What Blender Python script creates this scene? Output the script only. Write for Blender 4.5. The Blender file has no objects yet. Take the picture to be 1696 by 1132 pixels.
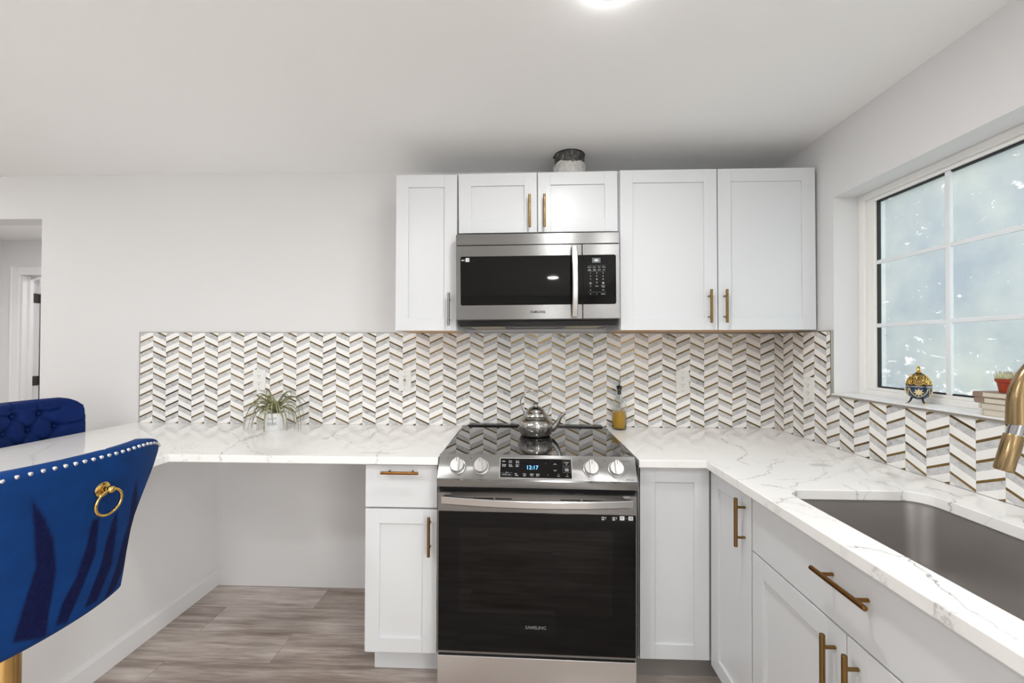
import bpy, bmesh, math, random
from mathutils import Vector, Matrix
from mathutils import noise as mnoise
random.seed(7)
S = bpy.context.scene
COL = S.collection
PI = math.pi

# ------------------------------------------------------------------ camera
cam_d = bpy.data.cameras.new('camera')
cam = bpy.data.objects.new('camera', cam_d)
COL.objects.link(cam)
S.camera = cam
cam_d.sensor_fit = 'HORIZONTAL'
cam_d.sensor_width = 36.0
cam_d.lens = 673.9 / 1696 * 36.0
cam_d.shift_x = (848 - 845.445) / 1696
cam_d.shift_y = (570.274 - 566) / 1696
cam_d.clip_start = 0.02
CAM = Vector((-1.3656, -2.2521, 1.3458))
YAW, PITCH, ROLL = .0306, .0095, .0035
fwd = Vector((-math.sin(YAW) * math.cos(PITCH), math.cos(YAW) * math.cos(PITCH), math.sin(PITCH)))
right = Vector((math.cos(YAW), math.sin(YAW), 0))
up = right.cross(fwd)
r2 = right * math.cos(ROLL) + up * -math.sin(ROLL)
u2 = right * math.sin(ROLL) + up * math.cos(ROLL)
# image x = x cosR + up sinR
r2 = right * math.cos(ROLL) + up * math.sin(ROLL)
u2 = -right * math.sin(ROLL) + up * math.cos(ROLL)
m = Matrix.Identity(4)
for i in range(3):
    m[i][0] = r2[i]; m[i][1] = u2[i]; m[i][2] = -fwd[i]; m[i][3] = CAM[i]
cam.matrix_world = m

# ------------------------------------------------------------------ world and exposure
W = bpy.data.worlds.new('world')
S.world = W
W.use_nodes = True
wn = W.node_tree
wn.nodes.clear()
wo = wn.nodes.new('ShaderNodeOutputWorld')
wb = wn.nodes.new('ShaderNodeBackground')
sky = wn.nodes.new('ShaderNodeTexSky')
sky.sky_type = 'HOSEK_WILKIE'
sky.turbidity = 6
sky.sun_direction = Vector((.3, -.5, .8)).normalized()
hs = wn.nodes.new('ShaderNodeHueSaturation')
hs.inputs['Saturation'].default_value = .12
wn.links.new(sky.outputs[0], hs.inputs['Color'])
wn.links.new(hs.outputs[0], wb.inputs[0])
wb.inputs[1].default_value = .7
wn.links.new(wb.outputs[0], wo.inputs[0])
S.view_settings.view_transform = 'Standard'
S.view_settings.look = 'None'
S.view_settings.exposure = 0.0
S.view_settings.gamma = 1.0
S.view_settings.use_curve_mapping = False
LAMP = 190.0          # ceiling lamp emission


def area(name, loc, rot, sx, sy, power, color=(1, 1, 1)):
    l = bpy.data.lights.new(name, 'AREA')
    l.shape = 'RECTANGLE'; l.size = sx; l.size_y = sy; l.energy = power; l.color = color
    o = bpy.data.objects.new(name, l)
    o.location = loc; o.rotation_euler = rot
    COL.objects.link(o)
    return o


# daylight in openings behind the camera; wide rear, left and right are added fill
area('fill_rear_wide', (-2.7, -6.27, 1.12), (PI / 2 + .42, 0, 0), 2.3, 1.9, 9.0, (1, .99, .98))
area('daylight_rear', (-.85, -6.28, 1.2), (PI / 2 + .2, 0, 0), .42, 1.8, 12.0, (1, .99, .98))
area('fill_left', (-6.3, -3.6, 1.45), (PI / 2 + .4, 0, -PI / 2), 1.8, 1.1, 6.0, (1, .99, .98))
area('fill_right', (.26, -4.0, 1.15), (PI / 2 + .2, 0, PI / 2), 1.7, 1.7, 44, (1, .99, .98))  # added to brighten the peninsula wall from the right
sun_d = bpy.data.lights.new('hazy_sun', 'SUN')
sun_d.energy = 6.6; sun_d.angle = math.radians(80); sun_d.color = (.98, .99, 1)
sun = bpy.data.objects.new('hazy_sun', sun_d)
sun.rotation_euler = Vector((.80, -.50, .34)).to_track_quat('Z', 'Y').to_euler()
COL.objects.link(sun)
area('daylight_kitchen', (.33, -1.02, 1.6), (PI / 2 + .1, 0, PI / 2), 1.1, .85, 2.0, (.97, .99, 1))


# ------------------------------------------------------------------ materials
def lin(c):
    return tuple(((v / 255) / 12.92 if v / 255 <= .04045 else ((v / 255 + .055) / 1.055) ** 2.4) for v in c)


class NT:
    def __init__(s, name):
        s.m = bpy.data.materials.new(name)
        s.m.use_nodes = True
        s.t = s.m.node_tree
        s.b = s.t.nodes['Principled BSDF']

    def n(s, typ, **kw):
        nd = s.t.nodes.new(typ)
        for k, v in kw.items():
            setattr(nd, k, v)
        return nd

    def l(s, a, b):
        s.t.links.new(a, b)

    def set(s, sock, v):
        if hasattr(v, 'is_output'):
            s.l(v, sock)
        else:
            sock.default_value = v

    def math(s, op, a, b=None, c=None, clamp=False):
        nd = s.n('ShaderNodeMath', operation=op)
        nd.use_clamp = clamp
        s.set(nd.inputs[0], a)
        if b is not None: s.set(nd.inputs[1], b)
        if c is not None: s.set(nd.inputs[2], c)
        return nd.outputs[0]

    def vm(s, op, a, b=None, out=0):
        nd = s.n('ShaderNodeVectorMath', operation=op)
        s.set(nd.inputs[0], a)
        if b is not None:
            if op == 'SCALE': s.set(nd.inputs[3], b)
            else: s.set(nd.inputs[1], b)
        return nd.outputs[out]

    def mix(s, f, a, b):
        nd = s.n('ShaderNodeMix', data_type='RGBA')
        s.set(nd.inputs[0], f)
        for i, v in ((6, a), (7, b)):
            if hasattr(v, 'is_output'): s.l(v, nd.inputs[i])
            else: nd.inputs[i].default_value = (*v[:3], 1)
        return nd.outputs[2]

    def noise(s, vec, scale, detail=3, rough=.5, out=0):
        nd = s.n('ShaderNodeTexNoise')
        if vec is not None: s.l(vec, nd.inputs['Vector'])
        nd.inputs['Scale'].default_value = scale
        nd.inputs['Detail'].default_value = detail
        nd.inputs['Roughness'].default_value = rough
        return nd.outputs[out]

    def ramp(s, f, stops):
        nd = s.n('ShaderNodeValToRGB')
        s.l(f, nd.inputs[0])
        e = nd.color_ramp.elements
        while len(e) < len(stops): e.new(.5)
        for i, (p, c) in enumerate(stops):
            e[i].position = p
            e[i].color = (*c, 1) if len(c) == 3 else c
        return nd.outputs[0]

    def mr(s, v, a, b, c=0., d=1., smooth=False):
        nd = s.n('ShaderNodeMapRange')
        if smooth: nd.interpolation_type = 'SMOOTHSTEP'
        s.l(v, nd.inputs[0])
        for i, x in enumerate((a, b, c, d)): nd.inputs[i + 1].default_value = x
        return nd.outputs[0]

    def pos(s):
        return s.n('ShaderNodeNewGeometry').outputs['Position']

    def obj(s):
        return s.n('ShaderNodeTexCoord').outputs['Object']

    def mapv(s, vec, scale):
        nd = s.n('ShaderNodeMapping')
        s.l(vec, nd.inputs[0])
        nd.inputs['Scale'].default_value = scale
        return nd.outputs[0]

    def bump(s, h, strength=.2, dist=.002):
        nd = s.n('ShaderNodeBump')
        nd.inputs['Strength'].default_value = strength
        nd.inputs['Distance'].default_value = dist
        s.l(h, nd.inputs['Height'])
        s.l(nd.outputs[0], s.b.inputs['Normal'])

    def p(s, color=None, rough=None, metal=None, **kw):
        if color is not None:
            if hasattr(color, 'is_output'): s.l(color, s.b.inputs['Base Color'])
            else: s.b.inputs['Base Color'].default_value = (*color, 1)
        if rough is not None: s.set(s.b.inputs['Roughness'], rough)
        if metal is not None: s.set(s.b.inputs['Metallic'], metal)
        for k, v in kw.items():
            s.set(s.b.inputs[k.replace('_', ' ')], v)
        return s.m


def simple(name, rgb, rough=.5, metal=0., noise_amt=.03, nscale=8, bump=0, bscale=200, **kw):
    t = NT(name)
    c = lin(rgb)
    nz = t.noise(t.pos(), nscale, 3)
    k = 1 - noise_amt * 2
    col = t.mix(nz, tuple(x * k for x in c), tuple(min(1, x * (1 + noise_amt)) for x in c))
    if bump:
        t.bump(t.noise(t.pos(), bscale, 3), bump, .002)
    return t.p(col, rough, metal, **kw)


M = {}
M['wall'] = simple('wall_paint', (226, 226, 226), .75, bump=.25, bscale=90, noise_amt=.012, nscale=1.5)
M['ceiling'] = simple('ceiling_paint', (249, 249, 248), .85, bump=.2, bscale=60, noise_amt=.01, nscale=1.2)
M['trimw'] = simple('white_trim_paint', (236, 236, 236), .4, noise_amt=.01)
M['cab'] = simple('white_cabinet_lacquer', (221, 224, 226), .32, noise_amt=.008, nscale=2)
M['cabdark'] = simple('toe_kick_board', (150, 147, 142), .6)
M['ply'] = simple('cabinet_underside_wood', (206, 158, 108), .55, noise_amt=.1, nscale=14)
M['black'] = simple('black_plastic', (8, 8, 9), .22)
M['gap'] = simple('dark_recess', (8, 8, 8), .8)
M['white_pl'] = simple('white_plastic', (238, 238, 234), .3)
M['slot'] = simple('socket_slot', (30, 28, 26), .6)
M['redbtn'] = simple('reset_button', (90, 16, 20), .5)
M['print'] = simple('white_print', (225, 228, 230), .5)
M['greyprint'] = simple('grey_print', (120, 122, 122), .45)
M['darkprint'] = simple('dark_print', (40, 40, 42), .5)
M['vinyl'] = simple('window_vinyl', (244, 243, 240), .4, noise_amt=.02)
M['muntin'] = simple('muntin_bar', (236, 242, 245), .45)
M['rubber'] = simple('seal', (35, 37, 38), .6)
M['pot'] = simple('white_ceramic', (236, 237, 238), .3)
M['soil'] = simple('potting_soil', (25, 20, 15), .9, bump=.8, bscale=300)
M['terra'] = simple('terracotta_plastic', (152, 52, 22), .4, noise_amt=.05)
M['chromed'] = simple('polished_nail', (225, 225, 228), .18, 1.)
M['chrome'] = simple('chrome', (190, 192, 196), .08, 1.)
M['nickel'] = simple('brushed_nickel', (135, 133, 130), .32, 1.)
M['hinge'] = simple('hinge_metal', (112, 108, 104), .35, 1.)
M['goldpol'] = simple('polished_gold', (226, 190, 110), .12, 1.)
M['paper'] = simple('book_pages', (216, 208, 192), .8, noise_amt=.05, nscale=60)
M['cover_taupe'] = simple('book_cover_taupe', (150, 128, 112), .6, noise_amt=.15, nscale=120)
M['cover_cream'] = simple('book_cover_cream', (205, 200, 184), .6, noise_amt=.04, nscale=60)
M['glasspot'] = None


def brushed(name, rgb, rough, axis, amt=.25, metal=1., aniso=0):
    """brushed metal: fine streaks along one axis"""
    t = NT(name)
    sc = [240, 240, 240]
    sc[axis] = 2.5
    v = t.mapv(t.obj(), sc)
    nz = t.noise(v, 1.0, 4, .6)
    c = lin(rgb)
    col = t.mix(nz, tuple(x * (1 - amt) for x in c), tuple(min(1, x * (1 + amt * .6)) for x in c))
    rr = t.mr(nz, .3, .7, rough * .94, rough * 1.06)
    if aniso:
        tg = t.n('ShaderNodeTangent'); tg.direction_type = 'RADIAL'; tg.axis = 'Z'
        t.l(tg.outputs[0], t.b.inputs['Tangent'])
        t.b.inputs['Anisotropic'].default_value = aniso
        t.b.inputs['Anisotropic Rotation'].default_value = .25
    return t.p(col, rr, metal)


M['steel'] = brushed('brushed_stainless', (146, 146, 145), .26, 0, .03, aniso=.8)
M['steel_v'] = brushed('satin_stainless_handle', (205, 205, 204), .26, 0, .02)
M['steel_lit'] = brushed('drawer_steel_lit', (222, 221, 219), .34, 0, .03)  # lightened copy of the range steel, painting floor reflection into the drawer
M['sinksteel'] = brushed('sink_stainless', (192, 189, 187), .33, 1, .03)
M['kettle'] = brushed('satin_kettle_steel', (180, 178, 174), .15, 2, .04)
M['gold'] = brushed('brushed_gold', (136, 108, 66), .26, 2, .05)
M['gold_h'] = brushed('brushed_gold_bar', (146, 102, 54), .26, 0, .05)
M['faucet'] = brushed('champagne_bronze', (158, 136, 100), .24, 2, .03)
M['poleg'] = brushed('brushed_brass_pole', (214, 176, 112), .24, 2, .15)

# foil duct
t = NT('crumpled_foil')
nz = t.noise(t.pos(), 38, 5, .65)
t.bump(nz, .9, .02)
M['foil'] = t.p(t.mix(nz, lin((190, 189, 184)), lin((250, 249, 245))), .4, .1)
t = NT('galvanised_duct')
nz = t.noise(t.pos(), 45, 5, .65)
t.bump(nz, .3, .01)
M['duct'] = t.p(t.ramp(nz, [(.3, lin((40, 40, 40))), (.55, lin((95, 94, 92))), (.7, lin((165, 163, 160)))]), .5, .5)

# velvet (nap brushed dark in swipes, from a mesh attribute)
def velvet(name, base, dark):
    t = NT(name)
    at = t.n('ShaderNodeAttribute'); at.attribute_name = 'nap'
    nz = t.noise(t.pos(), 16, 4, .6)
    n2 = t.noise(t.pos(), 120, 3, .6)
    f = t.math('MULTIPLY', at.outputs['Fac'], t.mr(n2, .2, .55, .75, 1.), clamp=True)
    b = t.mix(t.mr(nz, .3, .7), tuple(x * .72 for x in base), base)
    col = t.mix(f, b, dark)
    t.bump(n2, .15, .001)
    return t.p(col, .75, 0., Sheen_Weight=.03, Sheen_Roughness=.35, Sheen_Tint=(.25, .5, 1, 1), Specular_IOR_Level=.2)


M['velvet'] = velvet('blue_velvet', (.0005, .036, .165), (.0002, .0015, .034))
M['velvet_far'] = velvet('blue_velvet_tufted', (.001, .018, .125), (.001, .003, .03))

# black glass
t = NT('black_glass')
M['bglass'] = t.p(t.mix(t.noise(t.pos(), 3), (.003, .003, .003), (.006, .006, .006)), .03, 0., Specular_IOR_Level=.2)
t = NT('ceramic_cooktop_glass')
M['cooktop'] = t.p(t.mix(t.noise(t.pos(), 3), (.004, .004, .004), (.008, .008, .008)), .02, 0., Specular_IOR_Level=1.0, IOR=1.9)
t = NT('mesh_filter')
vo = t.n('ShaderNodeTexVoronoi'); vo.inputs['Scale'].default_value = 320
t.l(t.pos(), vo.inputs['Vector'])
M['filter'] = t.p(t.mix(t.mr(vo.outputs[0], .2, .6), lin((225, 214, 186)), lin((150, 138, 112))), .4, .6)


def emis(name, rgb, s, rough=.3):
    t = NT(name)
    nz = t.noise(t.pos(), 5)
    t.l(t.mix(nz, rgb, rgb), t.b.inputs['Emission Color'])
    t.b.inputs['Emission Strength'].default_value = s
    return t.p(rgb, rough)


M['blue_led'] = emis('blue_digits', (.12, .42, 1.), 2.2)
M['grey_led'] = emis('white_digits', (.75, .8, .8), .8)
M['lcd'] = simple('grey_display', (92, 96, 98), .4)
M['lamp'] = emis('lit_lamp_diffuser', (1, .992, .985), LAMP)

# clear glass and oil
t = NT('clear_glass')
M['glass'] = t.p(t.mix(t.noise(t.pos(), 3), (.95, .97, .96), (.97, .98, .98)), .0, 0., Transmission_Weight=1., IOR=1.35)
t = NT('olive_oil')
M['oil'] = t.p(t.mix(t.noise(t.pos(), 4), (1., .60, .05), (1., .67, .09)), .03, 0., Transmission_Weight=.5, IOR=1.15)

# air plant leaves
t = NT('air_plant_leaf')
nz = t.noise(t.pos(), 40, 3)
M['leaf'] = t.p(t.ramp(nz, [(.3, lin((100, 98, 62))), (.5, lin((138, 138, 96))), (.7, lin((172, 176, 142)))]), .6)
t = NT('succulent_leaf')
sp = t.n('ShaderNodeSeparateXYZ'); t.l(t.pos(), sp.inputs[0])
f = t.mr(sp.outputs[2], 1.273, 1.289)
nz = t.noise(t.pos(), 70, 3)
M['succ'] = t.p(t.mix(f, t.mix(nz, lin((170, 176, 130)), lin((226, 224, 196))), lin((120, 62, 50))), .45)

# enamel egg
t = NT('enamel_blue')
M['enamel'] = t.p(t.mix(t.noise(t.pos(), 60), lin((6, 24, 58)), lin((12, 62, 98))), .12, 0., Coat_Weight=.6)
M['enameldk'] = simple('enamel_black', (24, 18, 26), .2)
M['cream'] = simple('cream_enamel', (232, 214, 168), .3)
M['silver'] = simple('silver_band', (180, 178, 182), .25, 1.)

# floor: grey-brown vinyl planks running along x
t = NT('vinyl_plank_floor')
br = t.n('ShaderNodeTexBrick')
br.offset = .37
br.inputs['Color1'].default_value = (0, 0, 0, 1); br.inputs['Color2'].default_value = (1, 1, 1, 1)
br.inputs['Mortar'].default_value = (.5, .5, .5, 1)
br.inputs['Scale'].default_value = 1
br.inputs['Mortar Size'].default_value = .0012
br.inputs['Brick Width'].default_value = 1.22
br.inputs['Row Height'].default_value = .18
br.inputs['Bias'].default_value = 0
P = t.pos()
t.l(P, br.inputs['Vector'])
per = t.vm('SCALE', br.outputs[0], 7.3)
shift = t.vm('ADD', P, per)
s1 = t.noise(t.mapv(shift, (1.6, 16, 1)), 1.6, 6, .62)
s2 = t.noise(t.mapv(shift, (5, 90, 1)), 1.4, 4, .6)
s3 = t.noise(t.mapv(shift, (1.0, 3.0, 1)), 1.5, 2, .5)
f = t.math('ADD', t.math('MULTIPLY', s1, .55), t.math('ADD', t.math('MULTIPLY', s2, .2), t.math('MULTIPLY', s3, .25)))
f = t.math('ADD', f, t.math('MULTIPLY', t.math('SUBTRACT', br.outputs[0], .5), .07))
col = t.ramp(f, [(.34, lin((128, 113, 104))), (.46, lin((166, 152, 143))), (.56, lin((200, 189, 181))), (.68, lin((226, 218, 212)))])
col = t.mix(t.math('MULTIPLY', br.outputs['Fac'], .55), col, lin((96, 84, 76)))
t.bump(s2, .08, .001)
M['floor'] = t.p(col, .42)


# quartz with traced veins (distances to line segments in plan)
def quartz(name, lines, smudges):
    t = NT(name)
    P = t.pos()
    flat = t.vm('MULTIPLY', P, (1, 1, 0))
    w1 = t.noise(P, 22, 3, .6, out=1)
    w2 = t.noise(P, 90, 2, .6, out=1)
    d = t.vm('ADD', t.vm('SCALE', t.vm('SUBTRACT', w1, (.5, .5, .5)), .045),
             t.vm('SCALE', t.vm('SUBTRACT', w2, (.5, .5, .5)), .010))
    q = t.vm('MULTIPLY', t.vm('ADD', flat, d), (1, 1, 0))
    total = None
    for pts, width, strength in lines:
        dm = None
        for a, b in zip(pts, pts[1:]):
            A = Vector((a[0], a[1], 0)); D = Vector((b[0] - a[0], b[1] - a[1], 0))
            L2 = D.length_squared
            r = t.vm('SUBTRACT', q, tuple(A))
            k = t.math('DIVIDE', t.vm('DOT_PRODUCT', r, tuple(D), out=1), L2, clamp=True)
            e = t.vm('LENGTH', t.vm('SUBTRACT', r, t.vm('SCALE', tuple(D), k)), out=1)
            dm = e if dm is None else t.math('MINIMUM', dm, e)
        core = t.mr(dm, 0, width, strength, 0, True)
        halo = t.mr(dm, 0, width * 4, strength * .16, 0, True)
        v = t.math('MAXIMUM', core, halo)
        total = v if total is None else t.math('MAXIMUM', total, v)
    brk = t.mr(t.noise(P, 13, 3, .6), .32, .62, .35, 1.)
    total = t.math('MULTIPLY', total, brk)
    for (c, rx, ry, st) in smudges:
        r = t.vm('MULTIPLY', t.vm('SUBTRACT', q, (c[0], c[1], 0)), (1 / rx, 1 / ry, 0))
        e = t.vm('LENGTH', t.vm('ADD', r, t.vm('SCALE', t.vm('SUBTRACT', t.noise(P, 30, 3, .6, out=1), (.5, .5, .5)), 2.2)), out=1)
        total = t.math('MAXIMUM', total, t.mr(e, .3, 1., st, 0, True))
    # faint all-over veining
    vo = t.n('ShaderNodeTexVoronoi', feature='DISTANCE_TO_EDGE')
    vo.inputs['Scale'].default_value = 2.3
    t.l(t.vm('ADD', P, t.vm('SCALE', t.noise(P, 3.5, 4, .6, out=1), .55)), vo.inputs['Vector'])
    fv = t.math('MULTIPLY', t.mr(vo.outputs[0], 0, .012, .26, 0, True), t.mr(t.noise(P, 4, 2), .45, .6, 0, 1))
    total = t.math('MAXIMUM', total, fv)
    cloud = t.mr(t.noise(P, 2.4, 3), .35, .7, 0, .03)
    total = t.math('ADD', total, cloud, clamp=True)
    base = lin((248, 248, 246))
    col = t.mix(total, base, lin((112, 108, 106)))
    return t.p(col, .12, 0., Specular_IOR_Level=.4)


VL = [
    ([(-2.925, -.19), (-2.80, -.27), (-2.66, -.42), (-2.60, -.60), (-2.55, -.70)], .0028, .75),
    ([(-2.70, -.15), (-2.66, -.28), (-2.65, -.42), (-2.48, -.60), (-2.3, -.70)], .0035, .5),
    ([(-2.33, -.17), (-2.29, -.30), (-2.33, -.38)], .003, .7),
    ([(-2.17, -.05), (-2.24, -.22), (-2.29, -.31), (-2.15, -.42), (-2.13, -.50)], .0028, .6),
    ([(-2.10, -.13), (-2.11, -.24), (-2.09, -.35)], .003, .75),
    ([(-1.84, -.18), (-1.96, -.33), (-2.02, -.42)], .0022, .45),
    ([(-1.86, -.50), (-1.955, -.57), (-1.94, -.70)], .003, .75),
    ([(-3.40, -.02), (-3.30, -.05), (-3.12, -.03), (-2.9, -.1)], .003, .4),
    ([(-3.45, -.5), (-3.3, -.7), (-3.05, -.9), (-2.9, -1.4)], .003, .35),
    ([(-2.95, -.5), (-2.6, -.55), (-2.42, -.66)], .002, .3),
]
VSL = [((-2.655, -.33), .035, .12, .45), ((-1.98, -.60), .10, .02, .3), ((-2.30, -.34), .02, .05, .4)]
VR = [
    ([(-.41, -.26), (-.43, -.36), (-.405, -.43), (-.45, -.56), (-.53, -.645), (-.53, -.70)], .003, .8),
    ([(-.40, -.28), (-.52, -.22), (-.66, -.25), (-.86, -.42)], .002, .45),
    ([(-.80, -.33), (-.77, -.44), (-.775, -.52)], .0025, .5),
    ([(-.16, -.50), (-.10, -.55), (-.12, -.64)], .003, .7),
    ([(-.30, -.78), (-.22, -.66), (-.12, -.60), (-.03, -.62)], .002, .5),
    ([(-.6, -.93), (-.53, -.97), (-.54, -1.03), (-.60, -1.05), (-.66, -1.09)], .0035, .85),
    ([(-.53, -.95), (-.47, -.90), (-.40, -.88), (-.30, -.79)], .0025, .6),
    ([(-.66, -.89), (-.52, -.82), (-.44, -.70), (-.35, -.64)], .0025, .7),
    ([(-.23, -.86), (-.20, -.90), (-.21, -1.0)], .0025, .6),
    ([(-.10, -.93), (-.08, -.98), (-.09, -1.03), (-.16, -1.06)], .0035, .9),
    ([(-.66, -1.33), (-.60, -1.35), (-.57, -1.38), (-.585, -1.43), (-.60, -1.47), (-.62, -1.53), (-.63, -1.62)], .003, .75),
    ([(-.66, -1.40), (-.67, -1.5), (-.66, -1.56)], .004, .4),
    ([(-.10, -.70), (-.2, -.76), (-.36, -.86), (-.52, -.88)], .002, .4),
    ([(-.35, -.92), (-.34, -1.0)], .003, .6),
]
VSR = [((-.26, -.70), .06, .035, .34), ((-.10, -.80), .03, .05, .32)]
M['quartzL'] = quartz('veined_quartz_left', VL, VSL)
M['quartzR'] = quartz('veined_quartz_right', VR, VSR)

# chevron mosaic, UV in metres from the room corner
CW, CP, CR, CZ = .0754, .0607, .0345, .9205
t = NT('chevron_mosaic_tile')
uv = t.n('ShaderNodeTexCoord').outputs['UV']
sp = t.n('ShaderNodeSeparateXYZ'); t.l(uv, sp.inputs[0])
U, V = sp.outputs[0], sp.outputs[1]
cu = t.math('DIVIDE', U, CW)
ci = t.math('FLOOR', cu)
tt = t.math('SUBTRACT', cu, ci)
odd = t.math('ABSOLUTE', t.math('MODULO', ci, 2))       # 1 = rising to the right
inv = t.math('SUBTRACT', 1, tt)
sgn = t.math('SUBTRACT', 1, t.math('MULTIPLY', odd, 2))  # rising -1, falling +1
zl = t.math('ADD', CZ, t.math('MULTIPLY', t.math('MULTIPLY', inv, CR), sgn))
qq = t.math('DIVIDE', t.math('SUBTRACT', zl, V), CP)
qi = t.math('FLOOR', t.math('ADD', qq, .05))
q = t.math('SUBTRACT', t.math('ADD', qq, .05), qi)       # 0..0.1 gold, ..0.54 grey, ..1 white
g_gold = t.math('LESS_THAN', q, .145)
g_grey = t.math('LESS_THAN', q, .545)
wn_ = t.n('ShaderNodeTexWhiteNoise', noise_dimensions='2D')
cb = t.n('ShaderNodeCombineXYZ'); t.l(ci, cb.inputs[0]); t.l(qi, cb.inputs[1]); t.l(cb.outputs[0], wn_.inputs['Vector'])
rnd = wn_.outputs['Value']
off = t.vm('ADD', t.n('ShaderNodeTexCoord').outputs['UV'], t.vm('SCALE', wn_.outputs['Color'], 5.))
mz = t.noise(off, 42, 6, .7)
mz2 = t.noise(t.mapv(off, (1, 1.8, 1)), 60, 4, .6)
tone = t.math('ADD', t.mr(rnd, 0, 1, -.07, .10), mz)
grey = t.ramp(tone, [(.28, lin((150, 151, 152))), (.40, lin((190, 191, 191))), (.52, lin((205, 205, 205))), (.75, lin((220, 220, 219)))])
grey = t.mix(t.math('MULTIPLY', t.mr(mz2, .60, .72), t.mr(rnd, .5, .95)), grey, lin((140, 142, 146)))
white = t.mix(mz, lin((240, 239, 236)), lin((252, 251, 249)))
goldc = t.mix(rnd, lin((98, 80, 44)), lin((148, 122, 74)))  # random dark-to-gold tone per strip imitates uneven reflections
col = t.mix(g_grey, white, grey)
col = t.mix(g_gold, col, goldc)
# joints
je = t.math('MINIMUM', tt, inv)
jc = t.mr(je, 0, .014, 1, 0)
ds = [t.math('ABSOLUTE', t.math('SUBTRACT', q, b)) for b in (.145, .545)]
dq = t.math('MINIMUM', ds[0], ds[1])
dq = t.math('MINIMUM', dq, t.math('MINIMUM', q, t.math('SUBTRACT', 1, q)))
jq = t.mr(dq, 0, .009, 1, 0)
joint = t.math('MAXIMUM', jc, jq)
col = t.mix(t.math('MULTIPLY', joint, .5), col, lin((205, 200, 190)))
metal = t.math('MULTIPLY', g_gold, t.math('SUBTRACT', 1, t.math('MULTIPLY', joint, .7)))
bh = t.math('MULTIPLY', joint, -1)
t.bump(bh, .25, .001)
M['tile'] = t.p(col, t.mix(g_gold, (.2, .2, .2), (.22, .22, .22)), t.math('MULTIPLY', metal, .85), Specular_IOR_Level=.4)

# filmed window pane: cloudy film, patchy, clearer worn bits low down
t = NT('filmed_window_pane')
P = t.pos()
out = t.t.nodes['Material Output']
tr = t.n('ShaderNodeBsdfTranslucent')
gl = t.n('ShaderNodeBsdfGlossy'); gl.inputs['Roughness'].default_value = .12
gl.inputs['Color'].default_value = (.8, .85, .9, 1)
cl = t.n('ShaderNodeBsdfTransparent')
cl.inputs['Color'].default_value = (.95, .97, .98, 1)
big = t.noise(P, 3.2, 4, .6)
base_ = t.mix(t.mr(big, .35, .65), lin((166, 174, 180)), lin((192, 197, 193)))
spk = t.noise(t.vm('ADD', t.mapv(P, (1, 7, 20)), t.vm('SCALE', t.noise(P, 6, 3, .6, out=1), 3.)), 2.2, 4, .6)
sz = t.n('ShaderNodeSeparateXYZ'); t.l(P, sz.inputs[0])
spm = t.mr(t.math('ADD', spk, t.mr(sz.outputs[2], 1.15, 1.42, .085, 0.)), .662, .70)
base_ = t.mix(spm, base_, (1., .97, .98))  # whitened flecks stand in for glints on the film's wrinkles
t.l(base_, tr.inputs['Color'])
m1 = t.n('ShaderNodeMixShader'); m1.inputs[0].default_value = .08
t.l(tr.outputs[0], m1.inputs[1]); t.l(gl.outputs[0], m1.inputs[2])
sp = t.n('ShaderNodeSeparateXYZ'); t.l(P, sp.inputs[0])
zz = sp.outputs[2]
hole = t.noise(t.mapv(P, (1, 9, 22)), 1.6, 5, .62)
thr = t.mr(zz, 1.15, 1.55, .0, .12)
mask = t.math('SUBTRACT', hole, thr)
mask = t.mr(mask, .60, .64)
m2 = t.n('ShaderNodeMixShader')
t.l(t.math('ADD', t.math('MULTIPLY', mask, .3), .33), m2.inputs[0])
t.l(m1.outputs[0], m2.inputs[1]); t.l(cl.outputs[0], m2.inputs[2])
t.l(m2.outputs[0], out.inputs['Surface'])
M['pane'] = t.m
M['hedge'] = simple('garden_hedge', (120, 140, 100), .8, noise_amt=.3, nscale=9)
M['patio'] = simple('garden_paving', (238, 222, 224), .8, noise_amt=.08, nscale=3)
M['grass'] = simple('yard_ground', (150, 160, 130), .9, noise_amt=.2, nscale=5)


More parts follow.
